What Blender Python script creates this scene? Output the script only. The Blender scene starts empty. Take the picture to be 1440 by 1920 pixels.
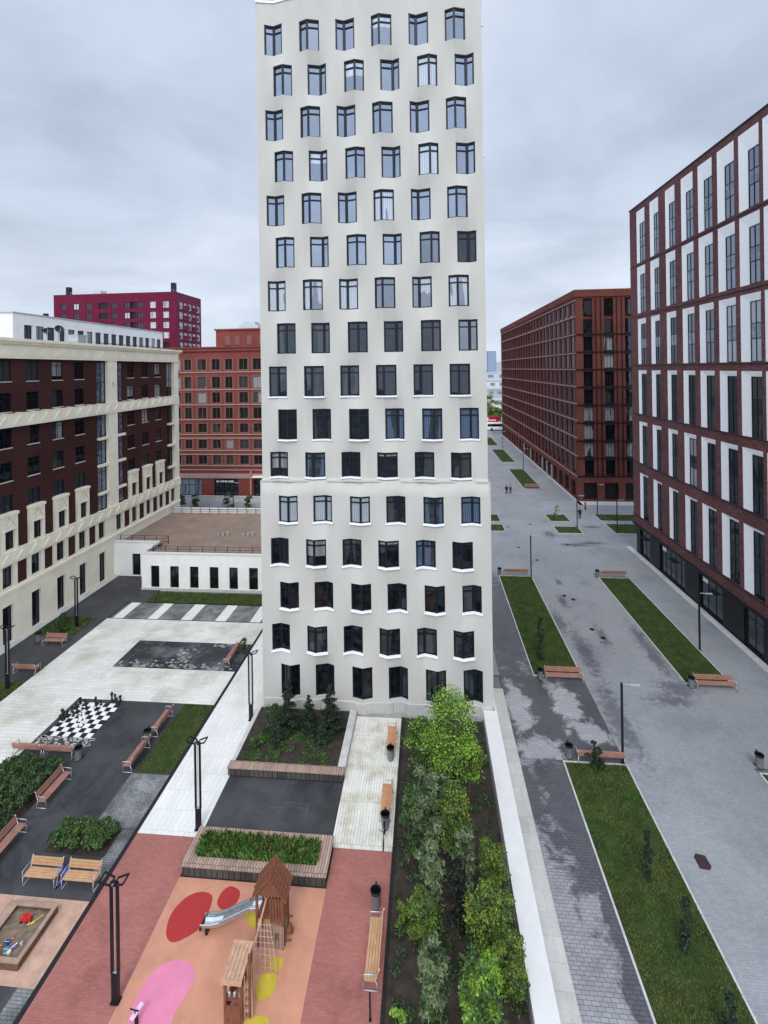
import bpy, bmesh, math, random
import numpy as np
from mathutils import Vector, Matrix
R=math.radians
random.seed(7); RNG=np.random.default_rng(7)
S=bpy.context.scene; COL=S.collection
# ---------------------------------------------------------------- camera
cam=bpy.data.cameras.new('camera'); co=bpy.data.objects.new('camera',cam); COL.objects.link(co)
TH=R(5.08); RO=0.0145
Fw=Vector((-math.sin(TH),math.cos(TH),0)); Rt=Vector((math.cos(TH),math.sin(TH),0)); Up=Vector((0,0,1))
r_=Rt*math.cos(RO)-Up*math.sin(RO); u_=Rt*math.sin(RO)+Up*math.cos(RO)
M=Matrix((r_,u_,-Fw)).transposed().to_4x4(); M.translation=(0,0,24.0); co.matrix_world=M
cam.sensor_fit='HORIZONTAL'; cam.sensor_width=36; cam.lens=22.5; cam.shift_y=-268/1440; cam.clip_start=.2; cam.clip_end=6000
S.camera=co
# ---------------------------------------------------------------- world
W=bpy.data.worlds.new('World'); S.world=W; W.use_nodes=True
nt=W.node_tree; nt.nodes.clear()
def N(t,k,**kw):
    n=t.nodes.new(k)
    for a,b in kw.items(): setattr(n,a,b)
    return n
out=N(nt,'ShaderNodeOutputWorld'); bg=N(nt,'ShaderNodeBackground'); bg.inputs[1].default_value=0.12
sky=N(nt,'ShaderNodeTexSky',sky_type='NISHITA',sun_disc=False); sky.sun_elevation=R(52); sky.sun_rotation=R(165); sky.air_density=1.5; sky.dust_density=3
tc=N(nt,'ShaderNodeTexCoord'); sep=N(nt,'ShaderNodeSeparateXYZ'); nt.links.new(tc.outputs['Generated'],sep.inputs[0])
def mth(t,op,a,b=None,cl=False):
    m=N(t,'ShaderNodeMath',operation=op); m.use_clamp=cl
    for i,v in enumerate((a,b)):
        if v is None: continue
        if isinstance(v,(int,float)): m.inputs[i].default_value=v
        else: t.links.new(v,m.inputs[i])
    return m.outputs[0]
zz=mth(nt,'ADD',mth(nt,'MAXIMUM',sep.outputs[2],0.0),0.16)
cx=mth(nt,'DIVIDE',sep.outputs[0],zz); cy=mth(nt,'DIVIDE',sep.outputs[1],zz)
cmb=N(nt,'ShaderNodeCombineXYZ'); nt.links.new(cx,cmb.inputs[0]); nt.links.new(cy,cmb.inputs[1])
nz=N(nt,'ShaderNodeTexNoise'); nz.inputs['Scale'].default_value=1.15; nz.inputs['Detail'].default_value=7; nz.inputs['Roughness'].default_value=.52; nz.inputs['Distortion'].default_value=.35
nt.links.new(cmb.outputs[0],nz.inputs['Vector'])
rp=N(nt,'ShaderNodeValToRGB'); nt.links.new(nz.outputs[0],rp.inputs[0])
e=rp.color_ramp.elements; e[0].position=.30; e[0].color=(.40,.445,.52,1); e[1].position=.68; e[1].color=(.66,.71,.79,1)
m_=rp.color_ramp.elements.new(.48); m_.color=(.53,.585,.67,1)
# brighter band close to the horizon
hz=N(nt,'ShaderNodeMapRange'); nt.links.new(sep.outputs[2],hz.inputs[0]); hz.inputs[1].default_value=0; hz.inputs[2].default_value=.28; hz.inputs[3].default_value=.55; hz.inputs[4].default_value=0
mh=N(nt,'ShaderNodeMixRGB'); nt.links.new(hz.outputs[0],mh.inputs[0]); nt.links.new(rp.outputs[0],mh.inputs[1]); mh.inputs[2].default_value=(.70,.76,.84,1)
sc=N(nt,'ShaderNodeMixRGB',blend_type='MULTIPLY'); sc.inputs[0].default_value=1; nt.links.new(mh.outputs[0],sc.inputs[1]); sc.inputs[2].default_value=(6.25,6.4,6.75,1)
mx=N(nt,'ShaderNodeMixRGB'); mx.inputs[0].default_value=.93; nt.links.new(sky.outputs[0],mx.inputs[1]); nt.links.new(sc.outputs[0],mx.inputs[2])
# sky brightened outside the view, behind and sideways, added to fill the side facades
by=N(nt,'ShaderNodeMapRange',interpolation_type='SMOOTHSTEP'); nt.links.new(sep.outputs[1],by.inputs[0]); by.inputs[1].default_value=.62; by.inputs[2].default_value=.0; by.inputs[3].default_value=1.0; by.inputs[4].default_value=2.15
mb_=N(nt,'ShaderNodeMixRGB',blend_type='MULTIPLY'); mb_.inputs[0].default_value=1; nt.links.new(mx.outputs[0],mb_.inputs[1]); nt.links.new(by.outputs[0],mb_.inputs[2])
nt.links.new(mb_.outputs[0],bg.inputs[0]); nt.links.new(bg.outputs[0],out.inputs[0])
sd=bpy.data.lights.new('sun','SUN'); sd.energy=1.0; sd.angle=R(15); sd.color=(1,.95,.87)
so=bpy.data.objects.new('sun',sd); COL.objects.link(so)
az=R(-91); el=R(48)      # the brightest part of the overcast, behind the viewer
sv=Vector((math.cos(az)*math.cos(el),math.sin(az)*math.cos(el),math.sin(el)))
so.rotation_euler=sv.to_track_quat('Z','Y').to_euler(); so.location=sv*200
sky.sun_elevation=el; sky.sun_rotation=math.pi/2-az
vs=S.view_settings; vs.view_transform='Standard'; vs.look='None'; vs.gamma=1; vs.exposure=.62; vs.use_curve_mapping=False
# ---------------------------------------------------------------- materials
MATS={}
def lin(h):
    v=[int(h[i:i+2],16)/255 for i in (0,2,4)]
    return tuple(x/12.92 if x<=.04045 else ((x+.055)/1.055)**2.4 for x in v)
def c4(c):
    if isinstance(c,str): c=lin(c)
    return (*c,1) if len(c)==3 else c
def mat(name,c,rough=.7,metal=0,noise=.12,nscale=3,c2=None,bump=0,island=0,spec=.2,coat=0,stretch=None):
    if name in MATS: return MATS[name]
    m=bpy.data.materials.new(name); m.use_nodes=True; t=m.node_tree; b=t.nodes['Principled BSDF']; MATS[name]=m
    b.inputs['Roughness'].default_value=rough; b.inputs['Metallic'].default_value=metal; b.inputs['Specular IOR Level'].default_value=spec
    c=c4(c); c2=c4(c2) if c2 else tuple(x*(1-noise*2) for x in c[:3])+(1,)
    g=N(t,'ShaderNodeNewGeometry'); n=N(t,'ShaderNodeTexNoise'); n.inputs['Scale'].default_value=nscale; n.inputs['Detail'].default_value=6; n.inputs['Roughness'].default_value=.62
    mp=N(t,'ShaderNodeMapping'); t.links.new(g.outputs['Position'],mp.inputs[0]); t.links.new(mp.outputs[0],n.inputs['Vector'])
    if stretch: mp.inputs['Scale'].default_value=stretch
    r=N(t,'ShaderNodeValToRGB'); t.links.new(n.outputs[0],r.inputs[0]); r.color_ramp.elements[0].position=.3; r.color_ramp.elements[1].position=.66
    r.color_ramp.elements[0].color=c2; r.color_ramp.elements[1].color=c
    o=r.outputs[0]
    if island:
        h=N(t,'ShaderNodeHueSaturation'); t.links.new(o,h.inputs['Color'])
        mr=N(t,'ShaderNodeMapRange'); t.links.new(g.outputs['Random Per Island'],mr.inputs[0]); mr.inputs[3].default_value=1-island; mr.inputs[4].default_value=1+island
        t.links.new(mr.outputs[0],h.inputs['Value'])
        mr2=N(t,'ShaderNodeMapRange'); t.links.new(g.outputs['Random Per Island'],mr2.inputs[0]); mr2.inputs[3].default_value=.485; mr2.inputs[4].default_value=.515
        t.links.new(mr2.outputs[0],h.inputs['Hue']); o=h.outputs[0]
    t.links.new(o,b.inputs['Base Color'])
    if bump:
        bn=N(t,'ShaderNodeBump'); bn.inputs['Strength'].default_value=bump; bn.inputs['Distance'].default_value=.05; t.links.new(n.outputs[0],bn.inputs['Height']); t.links.new(bn.outputs[0],b.inputs['Normal'])
    return m
def paving(name,c1,c2,mortar,bw,bh,ms=.012,rot=0,wet=None,wetc=.45,dirt=.25,rough=.75,facade=None,offset=.5,bump=.3,stain=None,big=.25,wetrough=.22,zones=None,zinv=False):
    """bricks or slabs in world coordinates (metres); facade='x'/'y' lays them on a wall of that normal"""
    m=bpy.data.materials.new(name); m.use_nodes=True; t=m.node_tree; b=t.nodes['Principled BSDF']; MATS[name]=m
    g=N(t,'ShaderNodeNewGeometry'); v=g.outputs['Position']
    if facade:
        s=N(t,'ShaderNodeSeparateXYZ'); t.links.new(v,s.inputs[0]); c=N(t,'ShaderNodeCombineXYZ')
        t.links.new(s.outputs[1 if facade=='x' else 0],c.inputs[0]); t.links.new(s.outputs[2],c.inputs[1]); v2=c.outputs[0]
    else:
        mp=N(t,'ShaderNodeMapping'); mp.inputs['Rotation'].default_value=(0,0,R(rot)); t.links.new(v,mp.inputs[0]); v2=mp.outputs[0]
    br=N(t,'ShaderNodeTexBrick'); br.offset=offset; br.inputs['Scale'].default_value=1; br.inputs['Brick Width'].default_value=bw; br.inputs['Row Height'].default_value=bh; br.inputs['Mortar Size'].default_value=ms; br.inputs['Mortar Smooth'].default_value=.2; br.inputs['Bias'].default_value=0
    br.inputs['Color1'].default_value=c4(c1); br.inputs['Color2'].default_value=c4(c2); br.inputs['Mortar'].default_value=c4(mortar)
    t.links.new(v2,br.inputs['Vector'])
    n=N(t,'ShaderNodeTexNoise'); n.inputs['Scale'].default_value=big; n.inputs['Detail'].default_value=8; n.inputs['Roughness'].default_value=.65; t.links.new(v,n.inputs['Vector'])
    mr=N(t,'ShaderNodeMapRange'); t.links.new(n.outputs[0],mr.inputs[0]); mr.inputs[1].default_value=.35; mr.inputs[2].default_value=.65; mr.inputs[3].default_value=1-dirt; mr.inputs[4].default_value=1+dirt*.3
    n3=N(t,'ShaderNodeTexNoise'); n3.inputs['Scale'].default_value=9; n3.inputs['Detail'].default_value=3; t.links.new(v,n3.inputs['Vector'])
    mr3=N(t,'ShaderNodeMapRange'); t.links.new(n3.outputs[0],mr3.inputs[0]); mr3.inputs[3].default_value=.85; mr3.inputs[4].default_value=1.12
    mm=mth(t,'MULTIPLY',mr.outputs[0],mr3.outputs[0])
    x=N(t,'ShaderNodeMixRGB',blend_type='MULTIPLY'); x.inputs[0].default_value=1; t.links.new(br.outputs[0],x.inputs[1]); t.links.new(mm,x.inputs[2]); o=x.outputs[0]
    b.inputs['Roughness'].default_value=rough; b.inputs['Specular IOR Level'].default_value=.12 if facade else .35
    if stain:
        sc_,lo,hi,cc=stain
        n4=N(t,'ShaderNodeTexNoise'); n4.inputs['Scale'].default_value=sc_; n4.inputs['Detail'].default_value=7; n4.inputs['Roughness'].default_value=.6
        mp4=N(t,'ShaderNodeMapping'); mp4.inputs['Location'].default_value=(13,5,2); t.links.new(v,mp4.inputs[0]); t.links.new(mp4.outputs[0],n4.inputs['Vector'])
        q=N(t,'ShaderNodeMapRange'); t.links.new(n4.outputs[0],q.inputs[0]); q.inputs[1].default_value=lo; q.inputs[2].default_value=hi
        x2=N(t,'ShaderNodeMixRGB',blend_type='MULTIPLY'); t.links.new(q.outputs[0],x2.inputs[0]); t.links.new(o,x2.inputs[1]); x2.inputs[2].default_value=c4(cc); o=x2.outputs[0]
    if wet:
        sc_,lo,hi,loc=wet
        n2=N(t,'ShaderNodeTexNoise'); n2.inputs['Scale'].default_value=sc_; n2.inputs['Detail'].default_value=9; n2.inputs['Roughness'].default_value=.66; n2.inputs['Distortion'].default_value=.4
        mp2=N(t,'ShaderNodeMapping'); mp2.inputs['Location'].default_value=loc; t.links.new(v,mp2.inputs[0]); t.links.new(mp2.outputs[0],n2.inputs['Vector'])
        src=n2.outputs[0]
        if zones:   # stains with a place of their own: ellipses broken up by the noise
            sp=N(t,'ShaderNodeSeparateXYZ'); t.links.new(v,sp.inputs[0]); acc=None
            for (ex,ey,ra,rb) in zones:
                dx=mth(t,'DIVIDE',mth(t,'SUBTRACT',sp.outputs[0],ex),ra); dy=mth(t,'DIVIDE',mth(t,'SUBTRACT',sp.outputs[1],ey),rb)
                e_=mth(t,'SUBTRACT',1.0,mth(t,'SQRT',mth(t,'ADD',mth(t,'MULTIPLY',dx,dx),mth(t,'MULTIPLY',dy,dy)))); acc=e_ if acc is None else mth(t,'MAXIMUM',acc,e_)
            acc=mth(t,'MAXIMUM',acc,-1.2); acc=mth(t,'MULTIPLY',acc,-.30 if zinv else .30)
            src=mth(t,'ADD',n2.outputs[0],acc)
        q=N(t,'ShaderNodeMapRange'); t.links.new(src,q.inputs[0]); q.inputs[1].default_value=lo; q.inputs[2].default_value=hi
        x2=N(t,'ShaderNodeMixRGB',blend_type='MULTIPLY'); t.links.new(q.outputs[0],x2.inputs[0]); t.links.new(o,x2.inputs[1]); x2.inputs[2].default_value=(wetc,wetc,wetc*1.05,1); o=x2.outputs[0]
        rr=N(t,'ShaderNodeMapRange'); t.links.new(q.outputs[0],rr.inputs[0]); rr.inputs[3].default_value=rough; rr.inputs[4].default_value=wetrough; t.links.new(rr.outputs[0],b.inputs['Roughness'])
    t.links.new(o,b.inputs['Base Color'])
    if bump:
        bn=N(t,'ShaderNodeBump'); bn.inputs['Strength'].default_value=bump; bn.inputs['Distance'].default_value=.01; t.links.new(br.outputs['Fac'],bn.inputs['Height']); bn.invert=True; t.links.new(bn.outputs[0],b.inputs['Normal'])
    return m
def glass(name,base=(.012,.016,.02),refl=.5,tint=(.78,.86,.97),curtain=None,cs=14,cover=.5,wob=.012,blind=False):
    m=bpy.data.materials.new(name); m.use_nodes=True; t=m.node_tree; t.nodes.clear(); MATS[name]=m
    o=N(t,'ShaderNodeOutputMaterial'); d=N(t,'ShaderNodeBsdfDiffuse'); gl=N(t,'ShaderNodeBsdfGlossy'); mix=N(t,'ShaderNodeMixShader')
    gl.inputs['Roughness'].default_value=.025; gl.inputs['Color'].default_value=(*tint,1)
    g=N(t,'ShaderNodeNewGeometry'); nn=N(t,'ShaderNodeTexNoise'); nn.inputs['Scale'].default_value=.9; t.links.new(g.outputs['Position'],nn.inputs['Vector'])
    bp=N(t,'ShaderNodeBump'); bp.inputs['Strength'].default_value=.35; bp.inputs['Distance'].default_value=wob; t.links.new(nn.outputs[0],bp.inputs['Height']); t.links.new(bp.outputs[0],gl.inputs['Normal'])
    n=N(t,'ShaderNodeTexNoise'); n.inputs['Scale'].default_value=2.2; n.inputs['Detail'].default_value=4; t.links.new(g.outputs['Position'],n.inputs['Vector'])
    r=N(t,'ShaderNodeValToRGB'); t.links.new(n.outputs[0],r.inputs[0]); r.color_ramp.elements[0].position=.45; r.color_ramp.elements[1].position=.75
    r.color_ramp.elements[0].color=c4(base); r.color_ramp.elements[1].color=tuple(x*3.2+.004 for x in base)+(1,)
    col=r.outputs[0]
    if curtain:
        tc=N(t,'ShaderNodeTexCoord'); w=N(t,'ShaderNodeTexWave'); w.bands_direction='X'; w.inputs['Scale'].default_value=cs/6.28; w.inputs['Distortion'].default_value=1.5; t.links.new(tc.outputs['Object'],w.inputs['Vector'])
        r2=N(t,'ShaderNodeValToRGB'); t.links.new(w.outputs[0],r2.inputs[0]); r2.color_ramp.elements[0].color=tuple(x*.55 for x in curtain)+(1,); r2.color_ramp.elements[1].color=c4(curtain)
        n5=N(t,'ShaderNodeTexNoise'); n5.noise_dimensions='4D'; n5.inputs['Scale'].default_value=.8; oi=N(t,'ShaderNodeObjectInfo')
        w2=N(t,'ShaderNodeMath',operation='MULTIPLY'); t.links.new(oi.outputs['Random'],w2.inputs[0]); w2.inputs[1].default_value=50; t.links.new(w2.outputs[0],n5.inputs['W'])
        mp=N(t,'ShaderNodeMapping'); mp.inputs['Scale'].default_value=(1,1,.15); t.links.new(tc.outputs['Object'],mp.inputs[0]); t.links.new(mp.outputs[0],n5.inputs['Vector'])
        st=mth(t,'GREATER_THAN',n5.outputs[0],cover)
        if blind:
            sz_=N(t,'ShaderNodeSeparateXYZ'); t.links.new(tc.outputs['Object'],sz_.inputs[0]); st=mth(t,'GREATER_THAN',sz_.outputs[2],mth(t,'ADD',mth(t,'MULTIPLY',oi.outputs['Random'],1.6),.35))
        mxx=N(t,'ShaderNodeMixRGB'); t.links.new(st,mxx.inputs[0]); t.links.new(col,mxx.inputs[1]); t.links.new(r2.outputs[0],mxx.inputs[2]); col=mxx.outputs[0]
    t.links.new(col,d.inputs[0])
    lw=N(t,'ShaderNodeFresnel'); lw.inputs[0].default_value=1.5
    f=mth(t,'ADD',mth(t,'MULTIPLY',lw.outputs[0],1.0),refl,True); t.links.new(f,mix.inputs[0])
    t.links.new(d.outputs[0],mix.inputs[1]); t.links.new(gl.outputs[0],mix.inputs[2]); t.links.new(mix.outputs[0],o.inputs[0])
    return m
m_tower=mat('tower_render',(.475,.468,.432),.85,noise=.035,nscale=.9,bump=.05,stretch=(1,1,.14))
m_sill=mat('white_metal_sill',(.82,.83,.84),.35,noise=.02)
m_frame=mat('navy_frame',(.007,.011,.021),.4,noise=.1)
m_black=mat('black_metal',(.012,.013,.016),.38,noise=.1)
m_cream=mat('cream_plaster',(.86,.80,.64),.85,noise=.07,nscale=.8,bump=.05)
m_cream_d=mat('cream_relief',(.66,.60,.46),.85,noise=.12,nscale=1.5)
m_brown=paving('brown_brick',(.080,.029,.025),(.056,.022,.020),(.03,.014,.014),.26,.075,.01,facade='x',dirt=.2)
m_Rbrick=paving('purple_brick',(.22,.085,.082),(.09,.038,.040),(.12,.075,.075),.30,.09,.012,facade='x',dirt=.25)
m_Rbrick2=paving('purple_brick_end',(.22,.085,.082),(.09,.038,.040),(.12,.075,.075),.30,.09,.012,facade='y',dirt=.25)
m_R2side=paving('rust_brick_side',(.20,.055,.045),(.15,.042,.036),(.05,.03,.03),.30,.09,.012,facade='x',dirt=.2)
m_R2front=paving('rust_brick_front',(.205,.058,.043),(.135,.042,.034),(.06,.03,.025),.30,.09,.012,facade='y',dirt=.25)
m_R2band=mat('rust_ledge',(.34,.20,.185),.8,noise=.15)
m_Cbrick=paving('red_brick',(.28,.068,.052),(.20,.050,.042),(.12,.05,.05),.4,.12,.014,facade='y',dirt=.2)
m_Cband=mat('pinkish_band',(.42,.29,.26),.8,noise=.1)
m_tan=mat('tan_trim',(.22,.105,.085),.8)
m_white=mat('white_panel',(.90,.90,.90),.6,noise=.03)
m_whiteb=mat('white_plaster',(.80,.80,.78),.8,noise=.06,nscale=.6)
m_mag=paving('magenta_cladding',(.15,.013,.042),(.12,.011,.035),(.09,.01,.03),1.2,.5,.02,facade='y',dirt=.12,bump=0)
m_magside=mat('magenta_side',(.16,.02,.05),.7)
g_blue=glass('glass_sky',refl=.24,tint=(.74,.84,1)); g_dark=glass('glass_dark',base=(.003,.004,.005),refl=.012); g_mid=glass('glass_mid',base=(.008,.011,.012),refl=.14)
g_cur=glass('glass_curtain',refl=.15,curtain=(.34,.36,.37),cover=.45); g_curb=glass('glass_curtain_blue',refl=.05,curtain=(.07,.11,.18),cover=.42)
g_curl=glass('glass_curtain_full',refl=.10,curtain=(.36,.40,.44),cover=.2); g_shop=glass('glass_shop',base=(.012,.014,.014),refl=.06)
g_grey=glass('glass_grey',base=(.06,.075,.10),refl=.12)
g_curd=glass('glass_curtain_dim',base=(.005,.007,.008),refl=.012,curtain=(.045,.05,.05),cover=.5,cs=20)
m_pw=paving('plaza_slabs',(.70,.70,.66),(.62,.62,.58),(.44,.44,.41),1.2,.30,.012,dirt=.10,stain=(.45,.46,.68,(.74,.73,.65)),bump=.1)
m_pw2=paving('plaza_slabs_cross',(.72,.72,.69),(.66,.66,.63),(.50,.50,.47),.30,1.2,.010,dirt=.08,stain=(.3,.55,.8,(.85,.84,.80)),bump=.1)
m_deck=paving('whitewashed_boards',(.72,.71,.65),(.64,.64,.58),(.42,.41,.36),.16,2.4,.014,dirt=.1,stain=(1.0,.46,.68,(.70,.66,.55)),bump=.2)
m_asph=paving('dark_asphalt',(.062,.062,.066),(.057,.057,.062),(.055,.055,.06),3,3,.001,dirt=.35,wet=(.35,.48,.62,(3,1,0)),wetc=.62,bump=0,rough=.8,wetrough=.35)
m_tar=paving('chalk_pad',(.062,.060,.066),(.058,.056,.062),(.06,.06,.06),3,3,.001,dirt=.2,bump=0,rough=.85)
m_greyp=paving('grey_setts',(.30,.31,.30),(.20,.21,.21),(.14,.14,.14),.22,.11,.014,dirt=.4,stain=(.9,.45,.62,(.5,.52,.52)))
m_poolp=paving('wet_dark_setts',(.12,.14,.15),(.075,.085,.095),(.17,.18,.18),.24,.12,.014,wet=(.45,.38,.52,(0,2,0)),wetc=.25,dirt=.3)
m_pool2=paving('pale_setts_edge',(.58,.58,.56),(.08,.09,.10),(.3,.3,.3),.30,.22,.014,dirt=.2)
m_redp=paving('red_clay_pavers',(.38,.145,.12),(.32,.12,.10),(.27,.12,.10),.24,.085,.008,dirt=.14,stain=(.5,.5,.75,(.72,.62,.66)))
m_rub=mat('orange_rubber',(.54,.262,.172),.85,noise=.11,nscale=1.1,bump=.02)
m_salm=mat('sandy_rubber',(.50,.33,.25),.9,c2=(.36,.225,.165),nscale=2.5)
m_rred=mat('red_rubber',(.36,.035,.035),.85,noise=.05); m_rpink=mat('pink_rubber',(.66,.22,.34),.85,noise=.07,nscale=1); m_ryel=mat('yellow_rubber',(.52,.40,.05),.85,noise=.12,nscale=2)
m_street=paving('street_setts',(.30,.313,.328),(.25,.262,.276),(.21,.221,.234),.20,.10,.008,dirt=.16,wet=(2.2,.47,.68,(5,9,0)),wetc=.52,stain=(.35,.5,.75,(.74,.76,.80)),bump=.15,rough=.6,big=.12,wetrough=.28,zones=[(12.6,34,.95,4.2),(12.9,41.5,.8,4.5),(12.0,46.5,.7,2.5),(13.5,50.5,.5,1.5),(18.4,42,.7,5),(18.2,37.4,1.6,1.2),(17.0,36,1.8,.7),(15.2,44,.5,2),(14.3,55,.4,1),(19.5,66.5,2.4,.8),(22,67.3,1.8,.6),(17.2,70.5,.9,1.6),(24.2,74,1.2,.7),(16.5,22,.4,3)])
m_walk=paving('pavement_slabs',(.32,.32,.335),(.26,.26,.275),(.15,.15,.16),.30,.15,.014,dirt=.2,wet=(1.1,.42,.54,(2.2,4.0,0)),wetc=.34,stain=(.9,.5,.7,(.75,.75,.76)),rough=.65,wetrough=.3,zones=[(7.3,26.8,1.5,4.2),(7.8,21,.55,5),(7.8,16,.4,4),(5.6,28,.5,2),(6.6,46,3,9.5)])
m_plat=paving('damp_pavement_slabs',(.40,.40,.415),(.34,.34,.355),(.20,.20,.21),.30,.15,.012,dirt=.2,wet=(1.1,.40,.53,(1.0,6.0,0)),wetc=.24,rough=.65,wetrough=.3,zones=[(9.5,35.2,.95,2.7),(10.4,32.6,1.1,1.1),(6.1,34.5,.9,2.6),(6.9,30.8,1.5,1.1)],zinv=True)
m_curb=mat('pale_concrete',(.52,.52,.50),.85,noise=.12,nscale=2)
m_conc=mat('grey_concrete',(.30,.31,.30),.85,noise=.2,nscale=1.5)
m_strip=paving('pale_coping_slabs',(.52,.51,.48),(.45,.44,.42),(.36,.35,.33),.9,.9,.01,dirt=.2,bump=.05)
m_wallw=mat('white_wall_cap',(.66,.66,.65),.5,noise=.04,nscale=2)
m_line=mat('black_channel',(.018,.018,.02),.5)
m_grass=mat('grass_ground',(.055,.070,.022),.95,c2=(.012,.028,.007),nscale=1.1,bump=.3)
m_blade=mat('grass_blade',(.066,.135,.024),.85,c2=(.016,.046,.010),nscale=.8,island=.45)
m_bladey=mat('grass_blade_dry',(.15,.14,.045),.85,c2=(.05,.06,.02),nscale=.7,island=.4)
m_soil=mat('dark_soil',(.050,.042,.034),.95,c2=(.022,.018,.015),nscale=2.2,bump=.5)
m_gravel=mat('brown_gravel',(.27,.20,.16),.95,c2=(.20,.15,.12),nscale=.7,bump=.2)
m_ground=mat('far_ground',(.19,.20,.19),.9,c2=(.12,.13,.12),nscale=.03)
m_wood=mat('bench_wood',(.52,.26,.13),.55,c2=(.40,.18,.09),nscale=3,stretch=(1,1,1))
m_woodo=mat('ochre_bench_wood',(.50,.31,.17),.55,c2=(.38,.22,.12),nscale=3)
m_woodr=mat('reddish_bench_wood',(.36,.19,.145),.6,c2=(.26,.125,.10),nscale=3)
m_woodp=paving('weathered_planks',(.46,.33,.26),(.33,.235,.185),(.09,.06,.05),.14,2,.014,dirt=.3,bump=.3)
m_woodk=mat('playhouse_wood',(.22,.09,.05),.6,c2=(.12,.045,.026),nscale=5,stretch=(4,4,.6))
m_woodl=mat('pale_play_wood',(.50,.32,.22),.6,c2=(.36,.2,.13),nscale=5)
m_plsidel=paving('planter_cladding',(.10,.095,.09),(.06,.058,.055),(.02,.02,.02),.28,2,.02,facade='y',dirt=.45)
m_planks=mat('sandbox_timber',(.15,.085,.055),.8,c2=(.09,.05,.032),nscale=3)
m_planktop=mat('sandbox_timber_top',(.36,.25,.19),.8,c2=(.22,.15,.11),nscale=2)
m_sand=mat('sand',(.20,.155,.11),.95,c2=(.11,.085,.06),nscale=3,bump=.5)
m_steel=mat('polished_steel',(.62,.65,.66),.22,metal=.9,noise=.1)
m_galv=mat('galvanised_steel',(.50,.52,.54),.4,metal=.5,noise=.08)
m_bin=mat('grey_bin',(.22,.23,.24),.5,noise=.1)
m_bark=mat('bark',(.16,.13,.10),.9,noise=.25,nscale=8)
m_chw=mat('white_paint',(.78,.78,.78),.6,noise=.05); m_chb=mat('black_paint',(.02,.02,.022),.55)
m_skin=mat('skin',(.5,.32,.24),.6); m_cloth=mat('dark_cloth',(.02,.022,.03),.9); m_hair=mat('dark_hair',(.02,.015,.012),.7)
m_chalk=mat('chalk',(.16,.15,.16),.95)
g_bld=glass('glass_blind_low',base=(.003,.004,.005),refl=.02,curtain=(.26,.27,.27),blind=True,cs=2); g_bls=glass('glass_blind_sky',refl=.20,tint=(.74,.84,1),curtain=(.42,.44,.45),blind=True,cs=2)
def leaf(name,c,c2,isl=.55): return mat(name,c,.55,c2=c2,nscale=2.0,island=isl,spec=.3)
l_bright=leaf('leaf_bright',(.20,.34,.035),(.05,.12,.015)); l_yel=leaf('leaf_yellowgreen',(.15,.205,.028),(.035,.07,.012)); l_sil=leaf('leaf_silver',(.19,.24,.12),(.035,.065,.022),.35)
l_dark=leaf('leaf_dark',(.045,.085,.025),(.02,.04,.014)); l_con=leaf('needle_dark',(.020,.038,.018),(.011,.022,.011)); l_mid=leaf('leaf_mid',(.06,.115,.025),(.028,.06,.016)); l_black=leaf('needle_black',(.009,.014,.009),(.005,.008,.005))
l_far=leaf('leaf_far',(.22,.28,.05),(.12,.18,.04))
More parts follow.
